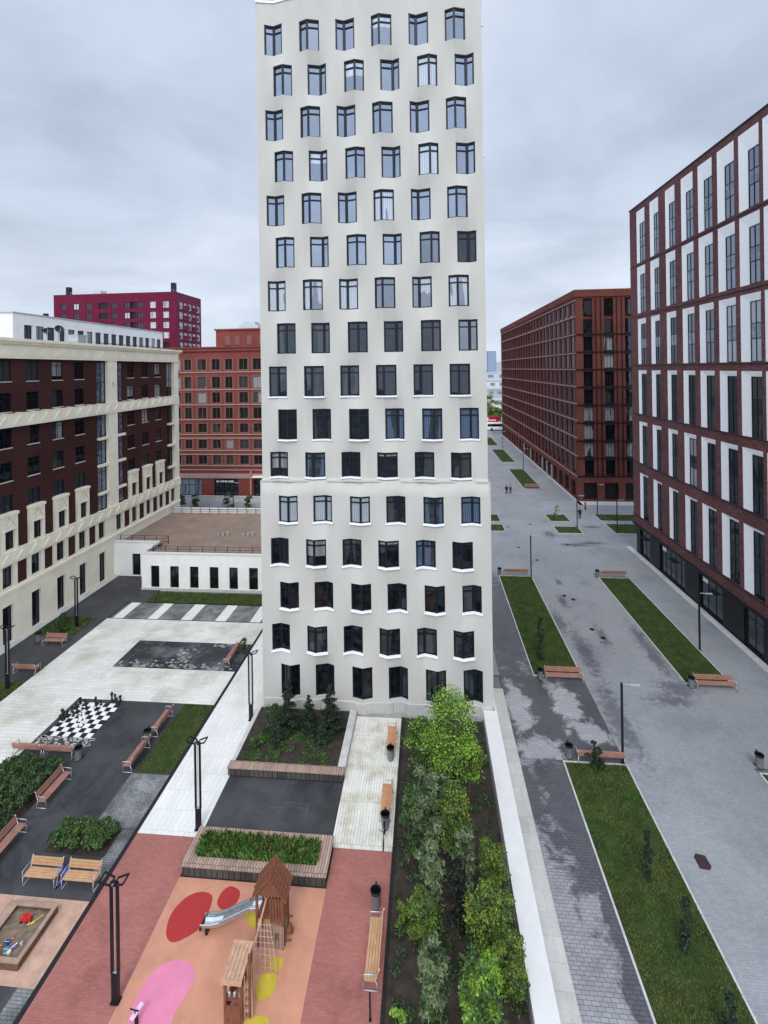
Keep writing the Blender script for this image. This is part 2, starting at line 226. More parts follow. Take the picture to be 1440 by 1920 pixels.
# ---------------------------------------------------------------- mesh helpers
class MB:
    def __init__(s): s.v=[]; s.f=[]; s.m=[]
    def quad(s,a,b,c,d,m=0):
        i=len(s.v); s.v+=[tuple(a),tuple(b),tuple(c),tuple(d)]; s.f.append((i,i+1,i+2,i+3)); s.m.append(m)
    def poly(s,pts,m=0):
        i=len(s.v); s.v+=[tuple(p) for p in pts]; s.f.append(tuple(range(i,i+len(pts)))); s.m.append(m)
    def box(s,x0,x1,y0,y1,z0,z1,m=0,mt=None):
        i=len(s.v); s.v+=[(x,y,z) for z in (z0,z1) for y in (y0,y1) for x in (x0,x1)]
        for q,f in enumerate(((0,2,3,1),(4,5,7,6),(0,1,5,4),(1,3,7,5),(3,2,6,7),(2,0,4,6))):
            s.f.append(tuple(i+k for k in f)); s.m.append(mt if (mt is not None and q==1) else m)
    def bar(s,p,q,w,h,m=0,up=(0,0,1)):
        p=Vector(p); q=Vector(q); d=(q-p).normalized(); u=Vector(up)
        if abs(d.dot(u))>.98: u=Vector((0,1,0))
        a=d.cross(u).normalized()*w/2; b=a.cross(d).normalized()*h/2
        i=len(s.v); s.v+=[tuple(x) for x in (p-a-b,p+a-b,p+a+b,p-a+b,q-a-b,q+a-b,q+a+b,q-a+b)]
        for f in ((0,1,2,3),(7,6,5,4),(0,4,5,1),(1,5,6,2),(2,6,7,3),(3,7,4,0)): s.f.append(tuple(i+k for k in f)); s.m.append(m)
    def tube(s,pts,rs,n=8,m=0,cap=True):
        rings=[]; pts=[Vector(p) for p in pts]
        if not isinstance(rs,(list,tuple)): rs=[rs]*len(pts)
        for k,p in enumerate(pts):
            d=(pts[min(k+1,len(pts)-1)]-pts[max(k-1,0)]).normalized(); u=Vector((0,0,1)) if abs(d.z)<.95 else Vector((1,0,0))
            a=d.cross(u).normalized(); b=a.cross(d).normalized(); i=len(s.v); rings.append(i)
            for j in range(n):
                t=2*math.pi*j/n; s.v.append(tuple(p+(a*math.cos(t)+b*math.sin(t))*rs[k]))
        for k in range(len(rings)-1):
            for j in range(n): s.f.append((rings[k]+j,rings[k]+(j+1)%n,rings[k+1]+(j+1)%n,rings[k+1]+j)); s.m.append(m)
        if cap:
            s.f.append(tuple(rings[0]+j for j in range(n))[::-1]); s.m.append(m); s.f.append(tuple(rings[-1]+j for j in range(n))); s.m.append(m)
    def lathe(s,x,y,prof,n=12,m=0):
        rings=[]
        for (r,z) in prof:
            i=len(s.v); rings.append(i)
            for j in range(n):
                t=2*math.pi*j/n; s.v.append((x+r*math.cos(t),y+r*math.sin(t),z))
        for k in range(len(rings)-1):
            for j in range(n): s.f.append((rings[k]+j,rings[k]+(j+1)%n,rings[k+1]+(j+1)%n,rings[k+1]+j)); s.m.append(m)
        s.f.append(tuple(rings[0]+j for j in range(n))[::-1]); s.m.append(m); s.f.append(tuple(rings[-1]+j for j in range(n))); s.m.append(m)
    def mesh(s,name,mats):
        me=bpy.data.meshes.new(name); me.from_pydata(s.v,[],s.f)
        for x in (mats if isinstance(mats,(list,tuple)) else [mats]): me.materials.append(x)
        if any(s.m): me.polygons.foreach_set('material_index',s.m)
        me.update(); return me
    def build(s,name,mats,parent=None,smooth=False):
        me=s.mesh(name,mats)
        if smooth: me.polygons.foreach_set('use_smooth',[True]*len(me.polygons))
        return link(name,me,parent)
def link(name,me,parent=None,loc=None,rotz=None):
    o=bpy.data.objects.new(name,me); COL.objects.link(o)
    if parent is not None:
        o.parent=parent; o.matrix_parent_inverse=Matrix.Translation(parent.location).inverted() if parent.type=='EMPTY' and not parent.get('_loc') else Matrix()
    if loc: o.location=loc
    if rotz is not None: o.rotation_euler=(0,0,rotz)
    return o
def tag(o,label=None,cat=None,group=None,kind=None):
    if label: o['label']=label
    if cat: o['category']=cat
    if group: o['group']=group
    if kind: o['kind']=kind
    return o
def thing(name,label,cat,loc=(0,0,0),rz=0,group=None,local=False):
    o=bpy.data.objects.new(name,None); COL.objects.link(o); o.location=loc; o.rotation_euler=(0,0,rz); o.empty_display_size=.3
    if local: o['_loc']=1
    return tag(o,label,cat,group)
def copy_tree(o,parent=None):
    c=o.copy(); COL.objects.link(c)
    if parent is not None: c.parent=parent
    for ch in list(o.children): copy_tree(ch,c)
    return c
def place(proto,used,loc,rz,label,group):
    o=copy_tree(proto) if used[0] else proto
    used[0]=True; o.location=loc; o.rotation_euler=(0,0,rz); o['label']=label
    if group: o['group']=group
    return o
# facade frame: u to the right when one faces the wall, d outwards
class Fr:
    def __init__(s,ox,oy,deg): s.o=Vector((ox,oy,0)); s.a=R(deg); s.U=Vector((math.cos(s.a),math.sin(s.a),0)); s.Nn=Vector((math.sin(s.a),-math.cos(s.a),0))
    def P(s,u,d,z): return s.o+s.U*u+s.Nn*d+Vector((0,0,z))
def relief(mb,fr,u0,u1,z0,z1,rects,base=0,m0=0):
    """rect relief; later rects override; depth None leaves a hole"""
    us=sorted({u0,u1,*[round(min(max(x,u0),u1),4) for r in rects for x in r[:2]]}); zs=sorted({z0,z1,*[round(min(max(x,z0),z1),4) for r in rects for x in r[2:4]]})
    nu,nz=len(us)-1,len(zs)-1; D=[[base]*nz for _ in range(nu)]; Mt=[[m0]*nz for _ in range(nu)]
    uc=[(us[i]+us[i+1])/2 for i in range(nu)]; zc=[(zs[i]+zs[i+1])/2 for i in range(nz)]
    for r in rects:
        for i in range(nu):
            if r[0]<uc[i]<r[1]:
                for j in range(nz):
                    if r[2]<zc[j]<r[3]: D[i][j]=r[4]; Mt[i][j]=r[5]
    P=fr.P
    for i in range(nu):
        for j in range(nz):
            d=D[i][j]
            if d is not None: mb.quad(P(us[i],d,zs[j]),P(us[i+1],d,zs[j]),P(us[i+1],d,zs[j+1]),P(us[i],d,zs[j+1]),Mt[i][j])
            if i<nu-1:
                e=D[i+1][j]
                if d is not None and e is not None and d!=e:
                    mb.quad(P(us[i+1],d,zs[j]),P(us[i+1],e,zs[j]),P(us[i+1],e,zs[j+1]),P(us[i+1],d,zs[j+1]),Mt[i][j] if d>e else Mt[i+1][j])
            if j<nz-1:
                e=D[i][j+1]
                if d is not None and e is not None and d!=e:
                    mb.quad(P(us[i],d,zs[j+1]),P(us[i+1],d,zs[j+1]),P(us[i+1],e,zs[j+1]),P(us[i],e,zs[j+1]),Mt[i][j] if d>e else Mt[i][j+1])
WC={}
def window(fr,u,z,w,h,parent,gm,cols=2,trans=(.75,),fd=-.12,fw=.06,fm=None,sill=None,label=None,name='window'):
    """frame part with its pane as sub-part; u,z = lower left corner"""
    fm=fm or m_frame; key=(round(w,3),round(h,3),cols,trans,fw,fm.name,gm.name)
    if key not in WC:
        a=MB(); t=.07
        a.box(0,fw,-t,0,0,h); a.box(w-fw,w,-t,0,0,h); a.box(fw,w-fw,-t,0,0,fw); a.box(fw,w-fw,-t,0,h-fw,h)
        for k in range(1,cols): a.box(w*k/cols-fw/2,w*k/cols+fw/2,-t+.004,-.002,fw,h-fw)
        for q in trans: a.box(fw,w-fw,-t+.008,-.004,h*q-fw/2,h*q+fw/2)
        b=MB(); b.quad((fw*.5,-.03,fw*.5),(w-fw*.5,-.03,fw*.5),(w-fw*.5,-.03,h-fw*.5),(fw*.5,-.03,h-fw*.5))
        WC[key]=(a.mesh('window',fm),b.mesh('pane',gm))
    f,p=WC[key]; loc=fr.P(u,fd,z); o=link(name,f,parent); o.location=loc; o.rotation_euler=(0,0,fr.a)
    q=bpy.data.objects.new('pane',p); COL.objects.link(q); q.parent=o; q.location=(0,0,0)
    if sill:
        k=('sill',round(w,3),sill.name)
        if k not in WC: s=MB(); s.box(-.06,w+.06,-.20,.0,-.07,0); WC[k]=s.mesh('sill',sill)
        q=bpy.data.objects.new('sill',WC[k]); COL.objects.link(q); q.parent=o
    return o
def pick(r,l):
    t=r.random()*sum(w for _,w in l)
    for g,w in l:
        t-=w
        if t<=0: return g
    return l[-1][0]
# ================================================================ SETTING: ground sheets
def sheet(name,x0,x1,y0,y1,z,m,kind='structure'):
    b=MB(); b.box(x0,x1,y0,y1,z-.12,z); return tag(b.build(name,m),kind=kind)
g=MB(); g.quad((-2500,-300,-.14),(2500,-300,-.14),(2500,4500,-.14),(-2500,4500,-.14)); tag(g.build('ground',m_ground),kind='structure')
def psheet(name,rects,z,m):
    b=MB()
    for (x0,x1,y0,y1) in rects: b.box(x0,x1,y0,y1,z-.05,z)
    return tag(b.build(name,m),kind='structure')
psheet('plaza_paving',[(-31.5,-15.6,33.3,37.1),(-31.5,-25.95,37.1,40.9),(-31.5,-15.6,40.9,44.4),(-31.5,-26.0,2,33.3)],0,m_pw)
psheet('plaza_walk',[(-15.38,-12.0,23.77,37),(-15.38,-12.0,37,44.4)],.0,m_pw2)
psheet('tower_apron',[(-12.0,3.4,32.9,33.8)],.02,m_conc)
psheet('drain_channel',[(-15.6,-15.38,2,44.4),(-31.5,-15.38,44.4,44.5)],.006,m_line)
# striped crossing north of the plaza
psheet('striped_paving_dark',[(-31.1,-13,44.5,47.6)],-.004,m_greyp)
st=[(-31.0,-30.0),(-27.45,-26.45),(-24.1,-23.0),(-20.65,-19.6),(-17.2,-16.2)]
b=MB()
for a,c in st: b.box(a,c,44.52,47.58,-.03,.004)
tag(b.build('paving_stripes',m_pw2),kind='structure')
psheet('asphalt_path',[(-36.6,-31.5,44.4,53.8),(-36.6,-31.5,34.6,41.2),(-31.5,-29.6,47.6,50.6),(-32.6,-31.5,41.2,44.4)],-.002,m_asph)
psheet('wall_footing_strip',[(-37.3,-36.6,20,53.8)],.06,m_curb)
psheet('court_asphalt',[(-26,-15.6,2,33.3),(-12,-5.2,23.85,27.5)],-.004,m_asph)
psheet('setts_panel',[(-17.95,-15.6,23.95,27.3)],.002,m_greyp)
psheet('wet_setts',[(-25.95,-15.6,37.1,40.9)],-.001,m_poolp)
b=MB()
for k in range(60):   # pale setts scattered along the edge of the wet panel
    x=-25.8+RNG.random()*9.6; y=37.15+abs(RNG.normal(0,.42))
    if y<38.9: b.box(x,x+.26,y,y+.16,-.02,.004)
for k in range(22):
    x=-21.2+RNG.normal(0,.45)+(k%5)*.1; y=37.4+RNG.random()*2.4; b.box(x,x+.26,y,y+.16,-.02,.004)
for k in range(40):
    x=-19+RNG.random()*3; y=40.9-abs(RNG.normal(0,.25)); b.box(x,x+.26,y-.16,y,-.02,.004)
tag(b.build('pale_setts',mat('pale_sett',(.36,.37,.37),.7,noise=.25,nscale=1.5)),kind='structure')
psheet('red_paving',[(-15.38,-12.05,2,23.77),(-4.98,-2.05,2,23.77)],.0,m_redp)
psheet('board_walk',[(-5.15,-2.05,23.77,32.9)],.0,m_deck)
psheet('rubber_surface',[(-12.05,-4.98,2,21.85)],.0,m_rub)
psheet('salmon_surface',[(-26,-15.6,17.42,20.5)],.006,m_salm)
psheet('grey_setts_strip',[(-16.3,-15.6,10,17.42),(-16.35,-15.6,21.4,23.9)],.004,m_greyp)
def blob(name,pts,z,m):
    b=MB(); n=len(pts); out=[]
    for i in range(n):   # closed catmull-rom
        p0,p1,p2,p3=[Vector((*pts[(i+k)%n],0)) for k in (-1,0,1,2)]
        for j in range(8):
            t=j/8; out.append(.5*((2*p1)+(-p0+p2)*t+(2*p0-5*p1+4*p2-p3)*t*t+(-p0+3*p1-3*p2+p3)*t**3))
    b.poly([(p.x,p.y,z) for p in out]); b.poly([(p.x,p.y,z-.003) for p in out][::-1])
    return tag(b.build(name,m),kind='structure')
blob('red_patch',[(-10.72,21.28),(-10.12,21.15),(-10.0,20.5),(-10.12,19.85),(-10.9,19.32),(-11.42,19.55),(-11.62,20.3),(-11.3,21.0)],.005,m_rred)
blob('red_patch',[(-9.45,21.62),(-8.95,21.45),(-8.87,21.05),(-9.1,20.75),(-9.45,20.66),(-9.78,20.9),(-9.75,21.35)],.005,m_rred)
blob('pink_patch',[(-10.5,18.75),(-9.75,18.6),(-9.5,18.1),(-9.7,17.3),(-9.9,16.4),(-11.0,16.2),(-11.45,17.2),(-11.25,18.3)],.005,m_rpink)
blob('yellow_patch',[(-8.4,20.7),(-7.6,20.8),(-7.3,20.3),(-7.9,20.1)],.005,m_ryel)
blob('yellow_patch',[(-6.7,19.1),(-6.2,19.1),(-6.2,18.75),(-6.6,18.75)],.005,m_ryel)
blob('yellow_patch',[(-6.85,18.55),(-6.3,18.6),(-6.25,18.0),(-6.7,17.75),(-6.95,18.1)],.005,m_ryel)
blob('yellow_patch',[(-6.95,17.25),(-6.2,17.3),(-6.1,16.7),(-6.5,16.3),(-7.0,16.6)],.005,m_ryel)
# street side
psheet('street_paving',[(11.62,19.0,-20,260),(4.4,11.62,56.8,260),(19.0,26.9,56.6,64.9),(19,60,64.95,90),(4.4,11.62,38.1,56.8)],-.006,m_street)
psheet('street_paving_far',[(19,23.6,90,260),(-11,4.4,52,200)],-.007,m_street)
psheet('pavement',[(5.3,7.9,-20,30.4),(5.3,7.9,38.1,57)],.0,m_walk)
psheet('pavement_platform',[(5.3,11.62,30.1,38.1)],.002,m_plat)
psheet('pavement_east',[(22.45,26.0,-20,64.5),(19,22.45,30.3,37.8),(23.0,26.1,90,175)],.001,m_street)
psheet('coping_strip',[(4.5,5.3,2,36.4)],.05,m_strip)
psheet('pale_kerb_strip',[(26.0,26.62,-20,66.2),(26.1,26.6,85.6,175),(26.1,60,85.6,87.9)],.05,m_curb)
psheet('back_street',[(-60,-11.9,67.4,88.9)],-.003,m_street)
# lawns
LAWN=[]
def kerb(name,x0,x1,y0,y1,w=.09,h=.07):
    b=MB(); b.box(x0-w,x0,y0-w,y1+w,-.1,h); b.box(x1,x1+w,y0-w,y1+w,-.1,h); b.box(x0,x1,y0-w,y0,-.1,h); b.box(x0,x1,y1,y1+w,-.1,h)
    return tag(b.build(name,m_curb),kind='structure')
def lawn(x0,x1,y0,y1,k=True,dens=None,dry=.2):
    psheet('lawn',[(x0,x1,y0,y1)],.03,m_grass)
    if k: kerb('lawn_kerb',x0,x1,y0,y1)
    LAWN.append((x0,x1,y0,y1,dens,dry))
lawn(7.98,11.55,6,29.9,dens=620,dry=.34); lawn(7.98,11.55,38.2,56.1,dens=200,dry=.12)
lawn(19.1,22.35,38.0,56.2,dens=200,dry=.1); lawn(19.1,22.35,4,29.8,dens=60)
for r_ in [(18.8,21.8,76.4,79.9),(18.6,22.0,71.0,73.9),(26.6,34,76.9,80.3),(26.6,32,71.2,75.4),(18.85,22.2,97.2,115),(18.6,21.9,123.6,142.5),(18.6,21.5,150,167),(8.2,11.1,76,79.5),(8.2,11.1,71.5,74.5)]: lawn(*r_,dens=14,dry=.1)
lawn(-29.5,-12.2,47.75,50.0,k=False,dens=60,dry=.3)
lawn(-17.75,-15.62,27.4,33.2,k=False,dens=260,dry=.25)
lawn(-36.5,-32.6,41.2,44.4,k=False,dens=60); lawn(-36.5,-31.5,20,34.6,k=False,dens=60)
def grassmesh(name,rects,m,frac):
    V=[];F=[]
    for (x0,x1,y0,y1,dens,dry) in rects:
        if not dens: continue
        f=dry if frac=='dry' else 1-dry
        n=int((x1-x0)*(y1-y0)*dens*f)
        n2=n*2 if frac=='dry' else n
        x=RNG.uniform(x0,x1,n2); y=RNG.uniform(y0,y1,n2)
        if frac=='dry':
            s=np.sin(x*1.7+y*.9)+np.sin(y*1.3-x*.6+2)+np.sin(y*.45+x*2.1); k=np.argsort(-(s+RNG.normal(0,.7,n2)))[:n]; x=x[k]; y=y[k]
        sz=min(2.0,max(.8,(150/dens)**.4)); h=RNG.uniform(.04,.10,len(x))*sz; a=RNG.uniform(0,6.28,len(x)); w=.012*sz*1.5; lx=RNG.normal(0,.05,len(x))*sz; ly=RNG.normal(0,.05,len(x))*sz
        for i in range(len(x)):
            k=len(V); dx=math.cos(a[i])*w; dy=math.sin(a[i])*w
            V+=[(x[i]-dx,y[i]-dy,.03),(x[i]+dx,y[i]+dy,.03),(x[i]+lx[i]+dx*.3,y[i]+ly[i]+dy*.3,.03+h[i]),(x[i]+lx[i]-dx*.6,y[i]+ly[i]-dy*.6,.03+h[i]*.9)]; F.append((k,k+1,k+2,k+3))
    me=bpy.data.meshes.new(name); me.from_pydata(V,[],F); me.materials.append(m); o=link(name,me); return o
tag(grassmesh('grass',LAWN,m_blade,'green'),'short green grass blades growing across all the lawns','grass',kind='stuff')
tag(grassmesh('dry_grass',LAWN,m_bladey,'dry'),'yellowish dry grass blades in patches on the lawns','grass',kind='stuff')
# planting beds (soil)
psheet('planting_bed_soil',[(-1.9,3.42,2,32.9)],.06,m_soil)
psheet('left_bed_soil',[(-26,-22.2,22.6,27.45),(-19.5,-16.3,22.45,23.85)],.03,m_soil)
b=MB(); b.box(-2.05,-1.9,2,32.9,-.1,.10); tag(b.build('bed_edging',m_line),kind='structure')
# ================================================================ TOWER
def build_tower():
    T=thing('tower_block','tall white tower block with folded facade and staggered windows in the middle','tower block',(-4,42,0))
    ev=[(-11.22,-9.92),(-8.67,-7.23),(-6.07,-4.72),(-3.54,-2.1),(-.92,.44),(1.58,2.98)]; od=[(-10.59,-9.23),(-8.11,-6.77),(-5.49,-4.08),(-2.94,-1.6),(-.36,1.03),(2.22,3.53)]
    fe=[-13.1,-10.63,-8.07,-5.51,-2.98,-.42,2.21,4.75]; fo=[-12.45,-9.87,-7.26,-4.73,-2.09,.45,3.01,5.55]
    A=.25
    def dep(x,par):   # + = towards back; each window sits in a shallow fold of its own, the parapet zigzags throughout
        if par<2:
            for k,(a,b_) in enumerate(ev if par==0 else od):
                if a-.001<=x<=b_+.001:
                    f=[q for q in (fe if par==0 else fo) if a<q<b_][0]; sg=1 if (k+par)%2==0 else -1
                    return sg*.23*max(0,((x-a)/(f-a) if x<f else (b_-x)/(b_-f)))
            return 0
        f=fe
        for k in range(len(f)-1):
            if f[k]<=x<=f[k+1]:
                t=(x-f[k])/(f[k+1]-f[k]); a=A if k%2 else -A; return a*(1-2*t)
        return 0
    Y0=33.4; X0,X1=-11.8,4.08
    xs=sorted({X0,X1,*[e for w in ev+od for e in w],*fe[1:-1],*fo[1:-1]})
    zt=[48.72-3.053*r for r in range(15)]+[3.22]; zb=[z-2.16 for z in zt[:15]]+[1.0]
    zb[10]=16.42
    for r in range(11,15): zb[r]=zt[r]-1.88
    lev=[(50.35,2,0)]
    for r in range(16):
        p=r%2; lev.append((zt[r],p,0)); lev.append((zb[r],p,0))
    lev.append((-.1,1,0))
    mb=MB(); win=set()
    def pt(i,l,off): z,p,_=l; return (xs[i],Y0+dep(xs[i],p)+off,z)
    ext=lambda off:.0
    for k in range(len(lev)-1):
        a,b_=lev[k],lev[k+1]; isw=(k%2==1); r=(k-1)//2; low=a[0]<16.2; off=-.13 if low else 0
        segs=[(a,b_,off)]
        if a[0]>16.2>b_[0]:   # split at the ledge
            t=(a[0]-16.2)/(a[0]-b_[0]); n=len(xs)
            mid=[(xs[i],(Y0+dep(xs[i],a[1]))*(1-t)+(Y0+dep(xs[i],b_[1]))*t,16.2) for i in range(n)]
            for i in range(n-1):
                mb.quad((mid[i][0],mid[i][1],16.2),(mid[i+1][0],mid[i+1][1],16.2),pt(i+1,a,0),pt(i,a,0))
                mb.quad(pt(i,b_,-.13),pt(i+1,b_,-.13),(mid[i+1][0],mid[i+1][1]-.13,16.2),(mid[i][0],mid[i][1]-.13,16.2))
                mb.quad((mid[i][0],mid[i][1]-.13,16.2),(mid[i+1][0],mid[i+1][1]-.13,16.2),(mid[i+1][0],mid[i+1][1],16.2),(mid[i][0],mid[i][1],16.2))
            continue
        for i in range(len(xs)-1):
            xc=(xs[i]+xs[i+1])/2
            if isw and any(w[0]<xc<w[1] for w in (ev if r%2==0 else od)): continue
            mb.quad(pt(i,b_,off),pt(i+1,b_,off),pt(i+1,a,off),pt(i,a,off))
    sd_=MB()
    # sides, back and roof
    for (xa,xb,z0,z1,o) in ((X0,X1,16.2,50.35,0),(X0-.12,X1+.14,-.1,16.2,-.13)):
        sd_.quad((xa,50,z0),(xa,Y0+o-.0,z0),(xa,Y0+o,z1),(xa,50,z1)); sd_.quad((xb,Y0+o,z0),(xb,50,z0),(xb,50,z1),(xb,Y0+o,z1)); sd_.quad((xb,50,z0),(xa,50,z0),(xa,50,z1),(xb,50,z1))
        for (q,xq,xo) in ((0,X0,xa),(1,X1,xb)):
            for k in range(len(lev)-1):
                a,b_=lev[k],lev[k+1]
                if a[0]<=z0 or b_[0]>=z1: continue
                i=0 if q==0 else len(xs)-1
                A_=pt(i,a,o); B_=pt(i,b_,o); za=min(a[0],z1); zb_=max(b_[0],z0)
                sd_.quad((xo,Y0+o,zb_),(B_[0],B_[1],zb_),(A_[0],A_[1],za),(xo,Y0+o,za)); sd_.quad((B_[0],B_[1],zb_),(xo,Y0+.6,zb_),(xo,Y0+.6,za),(A_[0],A_[1],za))
    sd_.quad((X0,Y0+.9,49.2),(X1,Y0+.9,49.2),(X1,50,49.2),(X0,50,49.2)); sd_.quad((X0,Y0+.0,16.2),(X0-.12,Y0,16.2),(X0-.12,50,16.2),(X0,50,16.2)); sd_.quad((X1,Y0,16.2),(X1+.14,Y0,16.2),(X1+.14,50,16.2),(X1,50,16.2))
    # reveals and windows
    cache={}
    fm=m_frame; rnd=random.Random(5)
    rv=MB()
    for r in range(16):
        p=r%2; ws=ev if p==0 else od; fs=fe if p==0 else fo; off=-.13 if zt[r]<16.2 else 0
        for c,(a,b_) in enumerate(ws):
            f=[q for q in fs if a<q<b_][0]; P3=[(x,Y0+dep(x,p)+off) for x in (a,f,b_)]; z0,z1=zb[r],zt[r]; dd=.20
            for k in range(2):
                (xa,ya),(xb,yb)=P3[k],P3[k+1]
                rv.quad((xa,ya,z0),(xb,yb,z0),(xb,yb+dd,z0),(xa,ya+dd,z0)); rv.quad((xa,ya+dd,z1),(xb,yb+dd,z1),(xb,yb,z1),(xa,ya,z1))
            rv.quad((a,P3[0][1],z0),(a,P3[0][1]+dd,z0),(a,P3[0][1]+dd,z1),(a,P3[0][1],z1)); rv.quad((b_,P3[2][1]+dd,z0),(b_,P3[2][1],z0),(b_,P3[2][1],z1),(b_,P3[2][1]+dd,z1))
            if r<5: g=pick(rnd,[(g_blue,7),(g_curl2,1.0),(g_bls,.8)])
            elif r==5: g=[g_blue,g_blue,g_blue,g_blue,g_mid,g_dark][c]
            elif r==6: g=[g_cur,g_cur,g_cur,g_mid,g_cur,g_cur][c]
            elif r==7: g=[g_curd,g_curd,g_dark,g_dark,g_curd,g_mid][c]
            elif r==8: g=[g_curd,g_curd,g_curd,g_dark,g_dark,g_dark][c]
            elif r==9: g=[g_dark,g_curd,g_dark,g_curb,g_curb,g_curb][c]
            elif r==11: g=[g_curl,g_curl,g_curl,g_curd,g_curb,g_curb][c]
            elif r==14: g=[g_dark,g_curd,g_dark,g_curd,g_curd,g_curd][c]
            else: g=pick(rnd,[(g_dark,5),(g_curd,4),(g_curb,.6),(g_bld,.9)])
            h=z1-z0; key=(p,c,round(h,2),g.name)
            if key not in cache:
                m=MB(); q=MB(); s=MB(); L=[(x-a,y-P3[0][1]) for x,y in P3]; tt=.06
                def seg(i,za,zb_,w=.07):
                    (xa,ya),(xb,yb)=L[i],L[i+1]; y_=dd-.05
                    m.bar((xa,ya+y_,za),(xb,yb+y_,za),w,zb_ if zb_ else w)
                for i in range(2):
                    seg(i,.04,.08); seg(i,h-.07,.14)
                    if r<15: seg(i,h*.765,.085)
                for (x,y),w in zip(L,(.10,.15,.10)): m.box(x-w/2+(.05 if x==0 else (-.05 if x==L[2][0] else 0)),x+w/2+(.05 if x==0 else (-.05 if x==L[2][0] else 0)),y+dd-.10,y+dd-.012,0,h)
                if r==15: m.box((L[0][0]+L[1][0])/2-.02,(L[0][0]+L[1][0])/2+.02,(L[0][1]+L[1][1])/2+dd-.07,(L[0][1]+L[1][1])/2+dd-.02,0,h)
                for i in range(2):
                    (xa,ya),(xb,yb)=L[i],L[i+1]; y_=dd-.025; q.quad((xa,ya+y_,.0),(xb,yb+y_,.0),(xb,yb+y_,h),(xa,ya+y_,h))
                    e0=-.05 if i==0 else 0; e1=.05 if i==1 else 0; sl=(yb-ya)/(xb-xa)
                    A0=(xa+e0,ya+sl*e0-.10); B0=(xb+e1,yb+sl*e1-.10); z_=.012
                    s.quad((A0[0],A0[1],z_-.03),(B0[0],B0[1],z_-.03),(B0[0],B0[1]+.26,z_+.01),(A0[0],A0[1]+.26,z_+.01)); s.quad((A0[0],A0[1],z_-.10),(B0[0],B0[1],z_-.10),(B0[0],B0[1],z_-.03),(A0[0],A0[1],z_-.03)); s.quad((A0[0],A0[1]+.09,z_-.10),(B0[0],B0[1]+.09,z_-.10),(B0[0],B0[1],z_-.10),(A0[0],A0[1],z_-.10))
                cache[key]=(m.mesh('window',fm),q.mesh('pane',g),s.mesh('sill',m_sill))
            fmh,pmh,smh=cache[key]; loc=(a,P3[0][1],z0)
            o=link('window',fmh,T); o.location=loc
            for nme,me in (('pane',pmh),('sill',smh)):
                if nme=='sill' and (r==15 or r<8): continue
                x=bpy.data.objects.new(nme,me); COL.objects.link(x); x.parent=o
    ow=mb.build('wall',m_tower,T); bm=bmesh.new(); bm.from_mesh(ow.data); bmesh.ops.remove_doubles(bm,verts=bm.verts,dist=.0005); bmesh.ops.recalc_face_normals(bm,faces=bm.faces)
    for f in bm.faces: f.smooth=True
    for src in (rv,sd_):
        for f in src.f: bm.faces.new([bm.verts.new(src.v[k]) for k in f])
    bm.to_mesh(ow.data); bm.free()
    cp=MB()   # metal coping that follows the folds
    for i in range(len(xs)-1):
        a=(xs[i],Y0+dep(xs[i],2)); c=(xs[i+1],Y0+dep(xs[i+1],2))
        cp.quad((a[0],a[1]-.07,50.33),(c[0],c[1]-.07,50.33),(c[0],c[1]-.07,50.47),(a[0],a[1]-.07,50.47)); cp.quad((a[0],a[1]-.07,50.47),(c[0],c[1]-.07,50.47),(c[0],c[1]+.5,50.47),(a[0],a[1]+.5,50.47)); cp.quad((a[0],a[1]-.07,50.33),(a[0],a[1]+.01,50.33),(c[0],c[1]+.01,50.33),(c[0],c[1]-.07,50.33))
    cp.build('coping',m_sill,T)
    lg=MB()
    for i in range(len(xs)-1):
        A_=[(x,Y0+(dep(x,0)+dep(x,1))*.5-.13) for x in xs[i:i+2]]; (xa,ya),(xb,yb)=A_
        lg.quad((xa,ya-.05,16.13),(xb,yb-.05,16.13),(xb,yb-.05,16.23),(xa,ya-.05,16.23)); lg.quad((xa,ya-.05,16.23),(xb,yb-.05,16.23),(xb,yb+.2,16.26),(xa,ya+.2,16.26)); lg.quad((xa,ya+.02,16.13),(xb,yb+.02,16.13),(xb,yb-.05,16.13),(xa,ya-.05,16.13))
    lg.build('ledge',m_tower,T)
    p=MB()
    fz=[(x,Y0+dep(x,1)-.13) for x in xs]
    for i in range(len(fz)-1):
        a,c=fz[i],fz[i+1]; p.quad((a[0],a[1]-.05,-.1),(c[0],c[1]-.05,-.1),(c[0],c[1]-.05,.75),(a[0],a[1]-.05,.75)); p.quad((a[0],a[1]-.05,.75),(c[0],c[1]-.05,.75),(c[0],c[1]+.0,.79),(a[0],a[1]+.0,.79))
    p.build('plinth',m_strip,T)
    for x in (-8.7,-3.55,1.6):   # thin vertical expansion joints
        j=MB()
        for k in range(len(lev)-1):
            a,b_=lev[k],lev[k+1]; o=-.13 if a[0]<16.3 else 0
            if a[0]>16.2>b_[0]: continue
            ya=Y0+dep(x-.35,a[1])+o; yb=Y0+dep(x-.35,b_[1])+o
            if any(w[0]-.05<x-.35<w[1]+.05 for w in ev+od): break
            j.bar((x-.35,ya,a[0]),(x-.35,yb,b_[0]),.012,.012)
        pass
    for z in (11.2,20.3,29.4,38.6,47.7): cz=MB(); cz.box(X1+.02,X1+.14,33.8,33.92,z,z+.22); cz.build('bracket',m_sill,T)
    return T
g_curl2=glass('glass_sky_blind',refl=.18,tint=(.76,.85,1),curtain=(.40,.43,.46),cover=.4)
build_tower()
